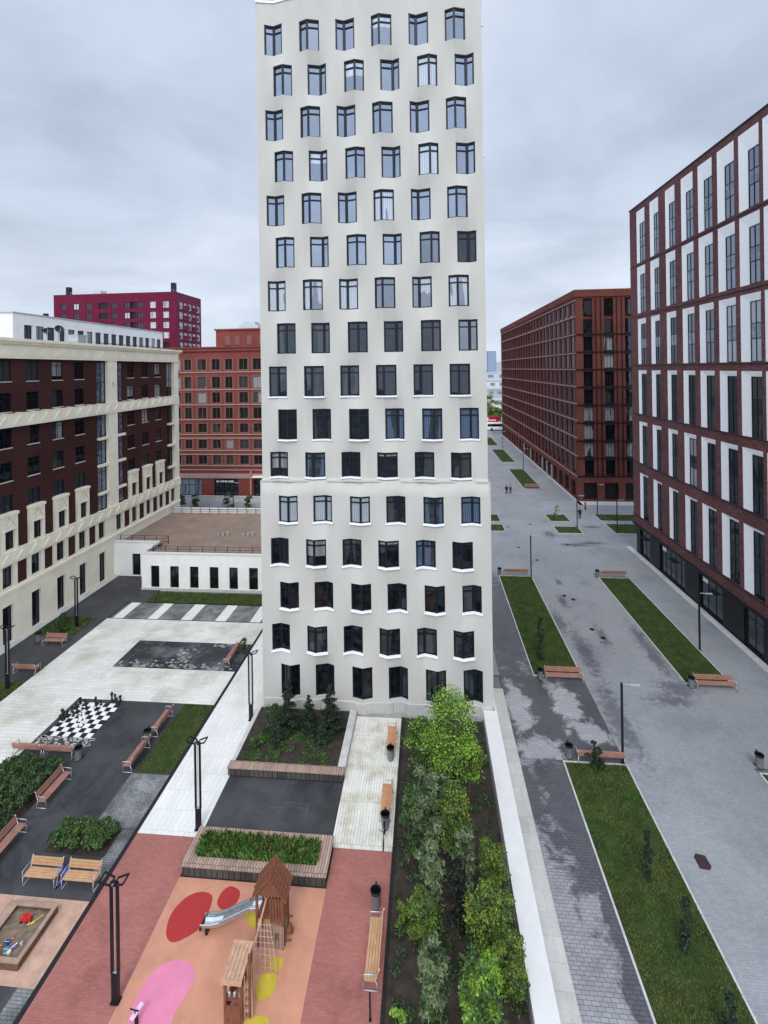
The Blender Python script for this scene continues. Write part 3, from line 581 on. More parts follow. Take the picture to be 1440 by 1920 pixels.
# ================================================================ RIGHT BUILDING (white splayed panels)
def build_right():
    T=thing('apartment_building','purple brick apartment building with tall white splayed window bays on the right','apartment building',(35,45,0))
    fr=Fr(26.5,0,-90)      # u=-Y
    op=[(60.67,62.86),(57.2,59.3),(53.6,55.6),(50.1,52.3),(46.9,49.2),(43.7,46.1),(40.6,43.1),(37.55,40.15),(34.4,37.05),(31.2,33.9),(28.0,30.7),(24.8,27.6)]
    ww=[1.4,1.15,1.25,1.3,1.33,1.35,1.33,1.35,1.35,1.35,1.35,1.35]
    ot=[43.2,36.25,29.76,23.4,17.0,10.55]; wt=[41.5,35.2,29.1,22.95,16.55,10.3]; ob=[36.75,30.5,24.15,17.95,11.8,4.95]
    rects=[]
    for (a,c) in op:
        for k in range(6): rects.append((-c,-a,ob[k],ot[k],None,0))
    mb=MB(); relief(mb,fr,-64.9,-20,3.8,43.9,rects)
    mb.box(26.5,45,64.88,64.9,3.8,43.9,1); mb.box(44.9,45,20,64.9,0,43.9,1); mb.box(26.5,45,20,20.02,0,43.9,1); mb.box(26.52,44.9,20.1,64.85,43.2,43.3,1)
    mb.build('wall',[m_Rbrick,m_Rbrick2],T)
    c=MB(); c.box(26.42,26.9,20,64.98,43.9,44.02); c.box(26.9,45.05,64.6,64.98,43.9,44.02); c.build('coping',m_black,T)
    sp=MB(); rv=MB(); D=.10; rnd=random.Random(3)
    for bi,(a,cc) in enumerate(op):
        w=min(ww[bi],cc-a-.35)
        for k in range(6):
            zt_,zw,zb_=ot[k],wt[k],ob[k]; P=lambda y,d,z: fr.P(-y,-d,z)
            yw=a+w     # window spans a..yw
            sp.quad(P(cc,0,zb_),P(yw,D,zb_),P(yw,D,zw),P(cc,0,zt_)); sp.quad(P(cc,0,zt_),P(yw,D,zw),P(a,D,zw),P(a,0,zt_))
            rv.quad(P(a,D,zb_),P(a,0,zb_),P(a,0,zt_),P(a,D,zw)); rv.quad(P(cc,0,zb_),P(a,0,zb_),P(a,D,zb_),P(yw,D,zb_))
            if bi<8:
                if k<1: gm=g_blue
                elif k==1: gm=g_mid if bi<3 else g_blue
                elif k==2: gm=[g_dark,g_dark,g_curd,g_mid,g_mid,g_cur,g_cur,g_mid][bi]
                else: gm=pick(rnd,[(g_dark,5),(g_curd,4),(g_cur,.7)])
                f=window(fr,-yw,zb_,w,zw-zb_,T,gm,2,(.385,.635),fd=-D,fw=.07)
                q=MB(); q.box(0,w-.02,-.042,-.036,(zw-zb_)*.395,(zw-zb_)*.625)
                if ('spa',round(w,2),k) not in WC: WC[('spa',round(w,2),k)]=q.mesh('spandrel_panel',g_grey if k<3 else g_dark)
                x=bpy.data.objects.new('spandrel_panel',WC[('spa',round(w,2),k)]); COL.objects.link(x); x.parent=f; x.location=(.01,0,0)
            else:
                window(fr,-yw,zb_,w,zw-zb_,T,g_dark,2,(.385,.635),fd=-D,fw=.07)
    sp.build('splayed_panel',m_white,T); rv.build('reveal',m_Rbrick,T)
    lg=MB(); 
    for z in (36.55,30.2,24.05,17.9,11.75,4.85): lg.box(26.43,26.5,20,64.9,z-.06,z)
    lg.build('ledge',m_frame,T)
    # ground floor
    gf=MB(); sh=[(22.5,26),(29,32.5),(36,39.3),(41.2,43.6),(46.6,50.4),(53.0,58.5),(61.0,63.6)]
    rc=[]
    for a,c_ in sh: rc.append((-c_,-a,.15,3.3,-.5,0))
    relief(gf,fr,-64.6,-20,0,3.8,rc,base=-.22,m0=0)
    gf.box(26.3,26.5,20,64.9,3.62,3.8,0); gf.box(26.72,45,64.55,64.6,0,3.8,0)
    gf.build('ground_floor_cladding',m_black,T)
    for i,(a,c_) in enumerate(sh):
        f=window(fr,-c_,.16,c_-a,3.12,T,g_shop,max(2,int((c_-a)/1.1)),(.78,),fd=-.45,fw=.06,fm=m_black,name='shopfront')
        if i in (4,5):
            l=MB(); l.box(.5,1.3,-.12,-.06,2.55,2.95); l.build('shop_sign',m_sill,f)
    for (a,c_) in ((53.4,54.6),(60.0,61.2),(46.2,47.2)):
        m=MB(); m.box(25.75,26.3,a,c_,2.95,3.05); m.bar((26.3,a+.1,3.35),(25.8,a+.1,3.05),.03,.03); m.bar((26.3,c_-.1,3.35),(25.8,c_-.1,3.05),.03,.03); m.build('canopy',m_black,T)
build_right()
# ================================================================ RUST BUILDING behind it
def build_rust():
    T=thing('apartment_building','long rust red brick block with dark bay windows beyond the street lawns','apartment building',(45,130,0))
    # side face
    fr=Fr(26.5,0,-90); zl=[4.26,7.96,11.21,14.29,17.22,20.29,23.34,26.24,29.57,32.74,35.6]
    cols=[89.3+3.35*k for k in range(25)]; rects=[]
    for y in cols:
        if y+1.5>173: continue
        for k in range(10): rects.append((-(y+1.95),-y,zl[k]+.36,zl[k+1]-.14,-.26,0))
    mb=MB(); relief(mb,fr,-174,-88,3.9,37.5,rects)
    pil=[]
    for k in range(11): mb.box(26.34,26.5,88,174,zl[k]-.02,zl[k]+.16,2)
    for y in cols: mb.box(26.43,26.5,y-.80,y-.55,4.4,35.5,0)
    # front face with flared piers
    ff=Fr(0,88,0); dk=[(27.75,29.35),(31.35,32.95),(34.9,36.5),(38.4,40.0),(41.9,43.5),(45.4,47),(49,50.6),(52.5,54.1)]
    rc=[]
    for a,c in dk: rc.append((a,c,4.4,36.0,-.5,1))
    relief(mb,ff,26.5,58,3.9,37.5,rc,m0=1)
    fz=[4.45,7.66,10.75,13.96,17.11,20.26,23.4,26.5,29.64]
    for a,c in dk:
        for z in fz[1:]: mb.box(a,c,87.7,88.0,z-.28,z+.22,3)
    for i,(a,c) in enumerate(dk[:-1]):
        b_=dk[i+1][0]; m=(c+b_)/2
        mb.box(m-.5,m-.38,87.82,88,4.5,36,3); mb.box(m+.36,m+.48,87.82,88,4.5,36,3)
    mb.box(57.98,58,88,174,0,37.5,0); mb.box(26.5,58,173.98,174,0,37.5,0); mb.box(26.52,57.9,88.2,173.9,37.0,37.1,0)
    mb.box(26.3,58.1,87.8,88.02,36.3,37.5,1); mb.box(26.3,26.52,88,174,36.3,37.5,0)
    mb.build('wall',[m_R2side,m_R2front,m_R2band,m_black],T)
    b=MB()
    for z in fz: b.box(26.4,58,87.86,88,z-.1,z+.1)
    b.build('floor_band',m_black,T)
    c=MB(); c.box(26.25,58.1,87.75,174.1,37.5,37.6); c.build('coping',m_woodr,T)
    gf=MB(); rc=[]
    for y in [89.5+4.2*k for k in range(20)]: rc.append((-(y+2.6),-y,.2,3.2,-.6,1))
    relief(gf,fr,-174,-88,-.1,3.9,rc,m0=0)
    for k,y in enumerate([92.6+4.2*k for k in range(19)]):
        if k in (3,4,5,8,10): gf.box(26.3,26.45,y,y+.9,.2,3.0,2)
    rc=[(a-.25,c+.5,.35,3.3,-.5,1) for a,c in dk]; relief(gf,ff,26.5,58,-.1,3.9,rc,m0=3)
    gf.build('ground_floor',[m_R2side,m_black,m_conc,m_R2front],T)
    rnd=random.Random(11); zz=[]; n=0; rest=MB()
    for (a,c) in dk[:3]:
        for i,z in enumerate(fz+[32.8]):
            h=(2.45 if i<9 else 2.7); g=pick(rnd,[(g_dark,5),(g_curd,2),(g_cur,1)])
            if i in (1,3) : g=g_cur
            window(ff,a+.02,z+.26,c-a-.04,h,T,g,3,(),fd=-.3,fw=.05); n+=1
    for y in cols:
        if y+1.5>173: continue
        for k in range(10):
            z0,z1=zl[k]+.37,zl[k+1]-.15
            if n<100: window(fr,-(y+1.94),z0,1.93,z1-z0,T,g_dark if rnd.random()<.8 else g_curd,2,(),fd=-.18,fw=.05); n+=1
            else:
                p=[fr.P(-(y+1.94),-.2,z0),fr.P(-y-.01,-.2,z0),fr.P(-y-.01,-.2,z1),fr.P(-(y+1.94),-.2,z1)]; rest.quad(*p,0)
                m=fr.P(-(y+.97),-.18,z0); rest.box(m.x-.03,m.x,m.y-.03,m.y+.03,z0,z1,1)
    tag(rest.build('far_windows',[g_dark,m_frame],T),kind='stuff')
    for z in (32.9,):
        d=MB()
        for y in cols: d.box(26.3,26.42,y+.3,y+.75,z-.2,z+.25)
        d.build('vent_row',m_Cband,T)
build_rust()
# ================================================================ LEFT BUILDING (cream and brown brick)
def build_left():
    T=thing('apartment_building','cream and dark brown brick building with zigzag friezes along the left side','apartment building',(-45,50,0))
    fr=Fr(-37.3,0,90)    # u=Y
    Y0,Y1=20,69.3; mb=MB()
    cz1=[39.75+3.1*k for k in range(-6,4)]; cz2=[58.1+3.1*k for k in range(3)]; low=[39.5+3.1*k for k in range(-6,10)]
    rects=[]; win=[]
    rects.append((Y0,Y1,0,26.9,0,0))
    # brown fields
    for (a,b_) in ((Y0,53.3),(54.95,68.1)):
        rects.append((a,b_,20.45,25.45,-.35,1)); rects.append((a,b_,8.05,19.25,-.35,1))
    rects.append((Y0,Y1,19.25,20.45,.12,0)); rects.append((Y0,Y1,25.45,26.9,.10,0)); rects.append((Y0,Y1,7.1,8.15,.15,0)); rects.append((Y0,Y1,4.55,4.8,.14,0)); rects.append((Y0,Y1,26.75,27.0,.3,0))
    rows=[(25.25,23.35),(22.35,20.6),(19.1,17.35),(16.1,14.35),(13.1,11.4)]
    for i,c in enumerate(cz1+cz2):
        for (zt_,zb_) in rows: rects.append((c-.72,c+.72,zb_,zt_,-.6,2)); win.append((c-.72,zb_,1.44,zt_-zb_,c))
        rects.append((c-.82,c+.82,8.1,11.5,.04,0)); rects.append((c-.52,c+.52,8.35,10.1,-.3,2)); win.append((c-.52,8.35,1.04,1.75,c))
        rects.append((c-.9,c+.9,11.35,11.6,.12,0)); rects.append((c-.74,c+.74,10.05,10.15,.1,0))
    for (a,b_) in ((51.75,53.28),(54.97,56.5),(66.6,68.1),(49.9,51.6)):
        if a<50: continue
        for (zt_,zb_) in ((25.3,20.5),(19.2,16.6),(16.3,13.5),(13.2,10.3),(10.0,8.2)):
            rects.append((a,b_,zb_,zt_,-.5,2)); win.append((a,zb_,b_-a,zt_-zb_,a))
        for z in (16.3,13.2,10.0): rects.append((a,b_,z,z+.28,.02,0))
    for i,c in enumerate(low):
        rects.append((c-.56,c+.56,5.05,6.95,-.35,2)); win.append((c-.56,5.05,1.12,1.9,c))
        if i<15 and not (53<c+1.55<55): rects.append((c+1.0,c+2.1,4.95,6.95,-.12,1))
    for c in [39.45+3.12*k for k in range(-6,6)]:
        rects.append((c-.56,c+.56,.12,3.45,-.4,2)); win.append((c-.56,.12,1.12,3.33,c))
    relief(mb,fr,Y0,Y1,-.1,27.0,rects)
    mb.box(-60,-37.3,Y1-.02,Y1,-.1,27,0); mb.box(-60,-37.3,Y0,Y0+.02,-.1,27,0); mb.box(-60,-59.98,Y0,Y1,-.1,27,0); mb.box(-59.9,-37.6,Y0+.1,Y1-.1,26.2,26.35,3)
    mb.build('wall',[m_cream,m_brown,m_black,m_conc],T)
    cp=MB(); cp.box(-37.75,-36.82,Y0,Y1+.45,27.0,27.28); cp.box(-60,-37.75,Y1-.1,Y1+.45,27.0,27.28); cp.box(-37.7,-36.95,Y0,Y1+.3,26.86,27.0); cp.build('cornice',m_cream,T)
    # zigzag friezes: raised chevrons and wavy top edges
    for (za,zb_,d,per) in ((25.55,26.7,.10,2.1),(19.3,20.4,.12,1.55),(7.15,8.1,.15,1.55)):
        z=MB(); n=int((Y1-Y0)/per); h=(zb_-za)
        for k in range(n):
            y=Y0+k*per; P=lambda u,zz,dd=0:fr.P(u,d+dd*.55,zz)
            for (f0,f1) in ((.05,.75),(.3,1.0)):
                pass
            a_,m_2,b_=P(y,za+.12*h),P(y+per/2,zb_-.12*h),P(y+per,za+.12*h)
            # sunk folded facets
            z.poly([P(y,za+.1*h,.05),P(y+per/2,zb_-.1*h,.14),P(y+per,za+.1*h,.05)]); 
            z.poly([P(y,za+.1*h,.05),P(y,za+.1*h,-.02),P(y+per/2,zb_-.1*h,-.02),P(y+per/2,zb_-.1*h,.14)]); z.poly([P(y+per/2,zb_-.1*h,.14),P(y+per/2,zb_-.1*h,-.02),P(y+per,za+.1*h,-.02),P(y+per,za+.1*h,.05)]); z.quad(P(y,za+.1*h,-.02),P(y+per,za+.1*h,-.02),P(y+per,za+.1*h,.05),P(y,za+.1*h,.05))
        z.build('zigzag_frieze',m_cream,T)
        if za<20.1:
            w=MB(); 
            for k in range(n):
                y=Y0+k*per; w.poly([fr.P(y,d+.02,zb_),fr.P(y+per,d+.02,zb_),fr.P(y+per*.72,d+.02,zb_+.10),fr.P(y+per*.5,d+.02,zb_+.14),fr.P(y+per*.28,d+.02,zb_+.10)]); w.poly([fr.P(y+per,-.3,zb_+.02),fr.P(y,-.3,zb_+.02),fr.P(y,d+.02,zb_+.02),fr.P(y+per,d+.02,zb_+.02)])
                w.quad(fr.P(y+per*.28,d+.02,zb_+.10),fr.P(y+per*.5,d+.02,zb_+.14),fr.P(y+per*.5,-.3,zb_+.14),fr.P(y+per*.28,-.3,zb_+.10)); w.quad(fr.P(y+per*.5,d+.02,zb_+.14),fr.P(y+per*.72,d+.02,zb_+.10),fr.P(y+per*.72,-.3,zb_+.10),fr.P(y+per*.5,-.3,zb_+.14))
            w.build('scalloped_edge',m_cream,T)
    for c in cz1+cz2:
        if c<36: continue
        z=MB()
        for (p,q) in (((c-.6,10.25),(c,11.2)),((c,11.2),(c+.6,10.25)),((c-.6,10.7),(c-.1,11.25)),((c-.35,10.2),(c+.55,11.2))): z.bar(fr.P(p[0],.05,p[1]),fr.P(q[0],.05,q[1]),.05,.05)
        z.build('window_hood',m_cream_d,T)
    d=MB(); d.bar(fr.P(53.9,.02,22.4),fr.P(54.15,.02,23.0),.08,.08); d.bar(fr.P(54.15,.02,23.0),fr.P(54.4,.02,22.4),.08,.08); d.bar(fr.P(53.9,.021,22.4),fr.P(54.4,.021,22.4),.08,.08); d.build('emblem',m_cream_d,T)
    rnd=random.Random(21)
    for (u,z,w,h,c) in win:
        if c<36: continue
        g=pick(rnd,[(g_dark,6),(g_curd,3),(g_cur,1),(g_bld,.8)]) if z>4 else g_dark
        if w>1.5: g=g_grey
        dd=-.3 if z<8.2 else (-.25 if w<1.2 else -.5)
        if w>1.5: dd=-.45
        window(fr,u+.02,z+.02,w-.04,h-.04,T,g,2,(.78,) if h<4 else (.5,),fd=dd,fw=.06,sill=m_cream_d if (w==1.44) else None)
build_left()
# roof things on the left building
def dish(x,y,z,r,aim,label):
    t=thing('satellite_dish',label,'satellite dish',(x,y,26.35)); a=Vector(aim).normalized(); c=Vector((x,y,z)); u=a.cross(Vector((0,0,1))).normalized(); v=u.cross(a)
    b=MB(); rings=[]
    for k in range(6):
        q=k/5; i=len(b.v); rings.append(i)
        for j in range(20):
            t_=2*math.pi*j/20; b.v.append(tuple(c+(u*math.cos(t_)+v*math.sin(t_))*r*q+a*(q*q*.3*r)))
    for k in range(5):
        for j in range(20): b.f.append((rings[k]+j,rings[k]+(j+1)%20,rings[k+1]+(j+1)%20,rings[k+1]+j)); b.m.append(0)
    b.build('dish',m_black,t,True)
    m=MB(); m.tube([(x,y,26.35),(x,y,z-.05)],.06); m.tube([c-v*r,c+a*r*1.1],.03); m.build('mount',m_galv,t)
dish(-41,50.4,28.95,.48,(.75,-.45,.45),'larger black satellite dish on the cream building roof'); dish(-41,48.6,28.6,.38,(.75,-.45,.45),'smaller black satellite dish left of the larger one on the roof')
def rooftop(name,x0,x1,y0,y1,z0,z1,label,m=m_galv):
    b=MB(); b.box(x0,x1,y0,y1,z0,z1); b.box(x0-.08,x1+.08,y0-.08,y1+.08,z1,z1+.1)
    for k in range(5):
        z=z0+(z1-z0)*(k+.5)/5; b.box(x1,x1+.04,y0+.1,y1-.1,z-.04,z+.04); b.box(x0+.1,x1-.1,y0-.04,y0,z-.04,z+.04)
    return tag(b.build(name,m),label,'rooftop unit')
rooftop('ventilation_unit',-41.8,-40.6,52.8,54.2,26.35,28.45,'boxy grey ventilation unit with white lid right of the roof dishes')
rooftop('ventilation_unit',-42,-40.8,45.4,47.4,26.35,27.5,'low wide ventilation unit left of the roof dishes')
ladder=MB()
for k in range(34): ladder.box(-40.0,-39.95,55+.42*k*1.0,55.05+.42*k,26.35,27.75)
ladder.box(-40.02,-39.93,55,69,27.7,27.76); ladder.box(-40.02,-39.93,55,69,27.2,27.24)
tag(ladder.build('roof_railing',m_frame),'low dark safety railing along the roof of the cream building','railing')
# ================================================================ RED BRICK BUILDING behind the annex
def build_red():
    T=thing('brick_building','red brick office building with pale window bands behind the gravel roof','brick building',(-38,95,0)); ff=Fr(0,89,0)
    wins=[(-53.9,-52.5),(-51.4,-50.0),(-49.0,-47.6),(-46.5,-45.4),(-43.9,-42.45),(-41.04,-39.68),(-38.39,-37.22),(-35.65,-34.19),(-32.92,-31.5),(-30.4,-29),(-27.9,-26.5),(-25.3,-23.9)]
    rows=[(26.4,24.3),(23.0,20.8),(20.0,17.95),(17.05,14.95),(14.0,12.3),(10.9,9.2),(7.9,6.2)]; wins=[(a-.12,b_+.12) for a,b_ in wins]
    rc=[]
    for a,b_ in wins:
        for i,(t,z) in enumerate(rows):
            rc.append((a-.28,b_+.28,z-.25,t+.15,.06,2)); rc.append((a,b_,z,t,-.25,3))
    for z in (23.86,20.5,17.6,14.75,11.9,11.2,8.8,8.1,5.9,5.1): rc.append((-60,-15,z-.07,z+.09,.14,1))
    rc.append((-60,-15,27.9,28.5,.3,0)); rc.append((-60,-15,3.5,4.4,.12,1))
    rc+= [(-60,-43.5,.1,3.4,-.4,3),(-41,-36.2,.1,3.4,-.6,3),(-33.2,-26,.1,3.2,-.3,3),(-24,-18,.1,3.2,-.3,3)]
    mb=MB(); relief(mb,ff,-60,-15,-.1,28.5,rc); mb.box(-60,-15,89.1,104,28.0,28.1,0); mb.box(-60,-15,104,104.1,0,28.5,0); mb.box(-15.02,-15,89,104,0,28.5,0); mb.box(-60,-59.98,89,104,0,28.5,0)
    for a in (-47,-44.6,-42,-39,-36.4,-33.5,-30.9): mb.box(a-.18,a+.18,88.9,89,4.5,28,2) if False else None
    mb.build('wall',[m_Cbrick,m_Cband,m_tan,m_black],T)
    c=MB(); c.box(-60.2,-14.8,88.5,89.4,28.5,28.75); c.build('cornice',m_Cbrick,T)
    rnd=random.Random(2)
    for a,b_ in wins[2:10]:
        for (t,z) in rows: window(ff,a,z,b_-a,t-z,T,pick(rnd,[(g_dark,4),(g_curd,4),(g_cur,.6)]),2,(),fd=-.14,fw=.05,fm=m_tan)
    ph=MB(); ph.box(-42.5,-22,94,101,28.1,32.3,0); ph.box(-42.8,-21.8,93.8,101.2,32.3,32.6,0)
    for x in (-40,-38,-35.5,-33,-30): ph.box(x-.5,x+.5,93.9,94,29.3,31.2,1)
    ph.build('penthouse',[m_Cbrick,m_tan],T)
    q=MB(); q.box(-38,-34,95,99,32.6,33.4); q.box(-37.3,-34.8,95.4,98,33.4,34.1); q.build('roof_plant',m_galv,T)
    for a,b_,n in ((-41,-36.2,5),(-33.2,-26,6),(-48.8,-43.5,4)):
        f=window(ff,a+.05,.15,b_-a-.1,3.2,T,g_shop if n!=4 else g_mosa,n,(.62,),fd=-.3,fw=.09,name='shopfront')
        if n==5:
            s=MB()
            for (x0,x1) in ((.3,.85),(1.15,1.5),(1.6,1.9),(2.0,2.5),(2.7,3.1),(3.2,3.7)): s.box(x0,x1,-.12,-.07,2.55,2.85)
            s.build('sign_lettering',m_sill,f)
    r=MB(); r.box(-33.6,-33.35,88.2,88.5,-.1,5); r.build('downpipe',m_rub,T)
    a=MB(); a.box(-33.2,-27,87.9,89,3.85,4.0); a.build('awning',m_white,T)
g_mosa=glass('glass_patterned',base=(.05,.07,.09),refl=.1,curtain=(.25,.30,.36),cover=.48,cs=30)
build_red()
b=MB(); b.box(-46,-30,85.5,85.8,-.1,.9); b.box(-46.05,-29.95,85.45,85.85,.9,1.0); tag(b.build('forecourt_wall',[m_curb]),'low pale wall in front of the red brick building','wall')
def build_white():
    T=thing('white_building','long white building with one row of square windows above the left roof','building',(-80,105,0)); fr=Fr(-75,0,90)
    rc=[]; ys=[83.6+2.78*k for k in range(-3,17)]
    for y in ys:
        for (z0,z1) in ((30.6,33.3),(27.2,29.9),(24,26.6)): rc.append((y,y+1.9,z0,z1,-.35,1))
    mb=MB(); relief(mb,fr,81.2,131,0,35.3,[r for r in rc if r[0]>81.5]); mb.box(-95,-75,130.98,131,0,35.3,0); mb.box(-95,-75,81.2,81.22,0,35.3,0); mb.box(-95,-75.1,81.3,130.9,35.0,35.1,0)
    f2=Fr(0,81.18,0); relief(mb,f2,-95,-75,0,35.3,[(x,x+1.7,z0,z1,-.4,1) for x in (-79,-82.5,-86,-90) for (z0,z1) in ((30.6,33.3),(27.2,29.9))])
    mb.build('wall',[m_whiteb,m_black],T); c=MB(); c.box(-95.2,-74.8,81.0,131.1,35.3,35.48); c.build('coping',m_galv,T)
    rnd=random.Random(4)
    for y in ys:
        if y>81.5: 
            for (z0,z1) in ((30.6,33.3),(27.2,29.9)): window(fr,y,z0,1.9,z1-z0,T,pick(rnd,[(g_mid,1),(g_dark,5),(g_curd,2),(g_cur,1)]) if z0>30 else g_dark,2,(),fd=-.3,fw=.09)
    d=MB(); d.tube([(-76,90,35.4),(-76,90,36.1)],.5,10); d.build('roof_cowl',m_black,T)
build_white()
def build_magenta():
    Y=150; T=thing('magenta_building','magenta high rise with small square windows behind the white building','high rise',(-100,160,0)); ff=Fr(0,Y,0); fs=Fr(-81.2,0,90)
    rc=[]; xs=[-121.3+4.47*k for k in range(9)]; zs=[47.2-3.35*k for k in range(7)]
    for i,x in enumerate(xs):
        for z in zs: rc.append((x,x+(3.3 if i in (3,) else 1.9),z-2.0,z,-.3,1))
    for z in zs: rc.append((-96.9,-94.9,z-2.1,z+.1,-.5,1))
    xs2=[-86.0,-84.0]
    mb=MB(); relief(mb,ff,-123.8,-81.2,0,50.3,rc,m0=0)
    ys=[152.2,155.2,158.2,161.2,164.2]; rc=[(y,y+2.2,z-2.1,z,-.3,1) for y in ys for z in zs]; relief(mb,fs,Y,167.5,0,50.3,rc,m0=2)
    mb.box(-123.8,-81.2,167.48,167.5,0,50.3,2); mb.box(-123.8,-123.78,150,167.5,0,50.3,2); mb.box(-123.7,-81.3,150.2,167.3,49.9,50,2)
    mb.build('wall',[m_mag,m_black,m_magside],T)
    for z in zs:
        for y in ys[1::2]: bl=MB(); bl.box(-81.2,-80.1,y-.3,y+2.0,z-2.0,z-1.9); bl.box(-80.15,-80.1,y-.3,y+2.0,z-1.9,z-.9); bl.box(-81.2,-80.1,y-.3,y-.25,z-1.9,z-.9); bl.build('balcony',m_magside,T)
    rnd=random.Random(9)
    for i,x in enumerate(xs):
        for z in zs[:4]:
            if i!=3: window(ff,x,z-2.0,1.9,2.0,T,g_cur if i in (7,8) or rnd.random()<.15 else g_dark,2,(),fd=-.2,fw=.12,fm=m_chw if i>6 else m_frame)
    for y in ys:
        for z in zs[:6]: window(fs,y,z-2.1,2.2,2.1,T,g_cur,2,(),fd=-.2,fw=.12,fm=m_chw)
    ch=MB(); 
    for x in (-121,): ch.box(x,x+1.3,152,153.3,50,53.2)
    ch.build('chimney',m_black,T); ch=MB(); ch.box(-83.4,-82.1,151,152.3,50,53.4); ch.build('chimney',m_black,T)
    rl=MB(); rl.box(-118,-82,150.3,150.36,51.0,51.06)
    for k in range(19): rl.box(-118+2*k,-117.95+2*k,150.3,150.36,50,51.05)
    rl.box(-111,-108.5,152,155,50,51.8); rl.build('roof_railing',m_galv,T)
build_magenta()
# ================================================================ ANNEX
def build_annex():
    T=thing('annex_building','low white annex with a brown gravel roof between the tower and cream building','annex',(-24,58,0))
    ff=Fr(0,50.6,0); rc=[]; dr=[(-30.72,-29.75),(-28.51,-27.5),(-26.24,-25.25),(-23.98,-22.98),(-21.76,-20.8),(-19.54,-18.55),(-17.3,-16.3),(-15,-14)]
    for a,b_ in dr: rc.append((a,b_,.22,2.62,-.3,1))
    rc.append((-31.8,-11.9,-.1,.2,.12,2))
    mb=MB(); relief(mb,ff,-31.8,-11.9,-.1,3.95,rc)
    f2=Fr(0,53.9,0); relief(mb,f2,-37.3,-31.8,-.1,3.95,[(-35.0,-34.0,.05,2.6,-.3,1),(-33.4,-32.6,.05,2.6,-.3,1)])
    mb.quad((-31.8,53.9,-.1),(-31.8,50.6,-.1),(-31.8,50.6,3.95),(-31.8,53.9,3.95)); mb.box(-37.3,-11.9,66.9,67.3,-.1,4.05,0); mb.box(-12.0,-11.9,50.6,67,-.1,3.9,0)
    mb.quad((-31.5,50.9,3.95),(-11.9,50.9,3.95),(-11.9,50.9,3.5),(-31.5,50.9,3.5)); mb.build('wall',[m_whiteb,m_black,m_curb],T)
    r=MB(); r.box(-31.5,-11.95,50.9,66.9,3.4,3.55); r.box(-37.25,-31.5,54.2,66.9,3.4,3.55); r.build('roof',m_gravel,T)
    c=MB(); c.box(-31.88,-11.9,50.52,50.9,3.95,4.07); c.box(-31.88,-31.5,50.9,54.2,3.95,4.07); c.box(-37.25,-31.88,53.82,54.2,3.95,4.07); c.box(-37.25,-11.9,66.85,67.35,4.05,4.2); c.build('coping',m_wallw,T)
    for a,b_ in dr: window(ff,a+.02,.24,b_-a-.04,2.36,T,g_dark,2,(),fd=-.2,fw=.05,fm=m_black)
    window(f2,-35,.07,1,2.5,T,g_dark,1,(),fd=-.2,fw=.06,fm=m_black,name='door'); window(f2,-33.4,.07,.8,2.5,T,g_dark,1,(),fd=-.2,fw=.06,fm=m_black)
    rl=MB(); pts=[(-36.9,54.6),(-30.9,54.6)],[(-30.9,54.6),(-30.9,51.4)],[(-30.9,51.4),(-12.2,51.4)],[(-36.9,66.5),(-12.2,66.5)]
    for (p,q) in pts:
        L=math.dist(p,q); n=int(L/1.35)
        for k in range(n+1): x=p[0]+(q[0]-p[0])*k/n; y=p[1]+(q[1]-p[1])*k/n; rl.box(x-.025,x+.025,y-.025,y+.025,3.5,4.55)
        for z in (4.52,4.2,3.9): rl.bar((*p,z),(*q,z),.03,.03)
    rl.build('railing',m_black,T)
    for cx_ in (-26.3,-19.6,-23.1):
        v=MB()
        for k in range(3): v.box(cx_+k*.55,cx_+k*.55+.35,57.6+.1*k,57.95+.1*k,3.55,3.85+.05*k)
        v.build('roof_vent',m_galv,T)
build_annex()
# garden wall beside the street
b=MB(); b.box(3.5,4.42,2,33.2,-.1,.62); b.box(4.28,4.42,33.2,36.2,-.1,.62); b.build('w',m_wallw) if False else None
gw=b.build('garden_wall',m_wallw); tag(gw,'long white garden wall between the planting bed and the street','wall')
# ================================================================ BENCHES, BINS, LAMPS
def make_bench(L,wood,metal,arms=True):
    t=thing('park_bench','bench','bench',local=True)
    s=MB()
    for k in range(4): s.box(-L/2,L/2,-.24+.115*k,-.24+.115*k+.10,.42,.46)
    s.build('seat',wood,t)
    b=MB()
    for k in range(3):
        z=.53+.115*k; y=.235+.03*k; b.box(-L/2,L/2,y,y+.035,z,z+.10)
    b.build('backrest',wood,t)
    for sx in (-1,1):
        x=sx*(L/2-.03); f=MB(); r=.022
        f.tube([(x,-.30,0),(x,-.27,.40),(x,.18,.40),(x,.36,.90)],r,6); f.tube([(x,.20,.42),(x,.32,0)],r,6)
        f.tube([(x,-.30,.02),(x,.32,.02)],r,6)
        if arms: f.tube([(x+sx*.03,-.27,.40),(x+sx*.03,-.25,.66),(x+sx*.03,.27,.68)],r,6)
        f.build('frame',metal,t,True)
    return t
def bench_set(L,wood,metal,group,items):
    p=make_bench(L,wood,metal); u=[False]
    for (x,y,rz,label) in items: place(p,u,(x,y,0),R(rz),label,group)
bench_set(1.62,m_woodo,m_galv,'wooden benches around the playground',[(-18.42,21.15,0,'left of the two ochre benches above the sandbox'),(-16.48,21.15,0,'right of the two ochre benches above the sandbox, beside the black channel')])
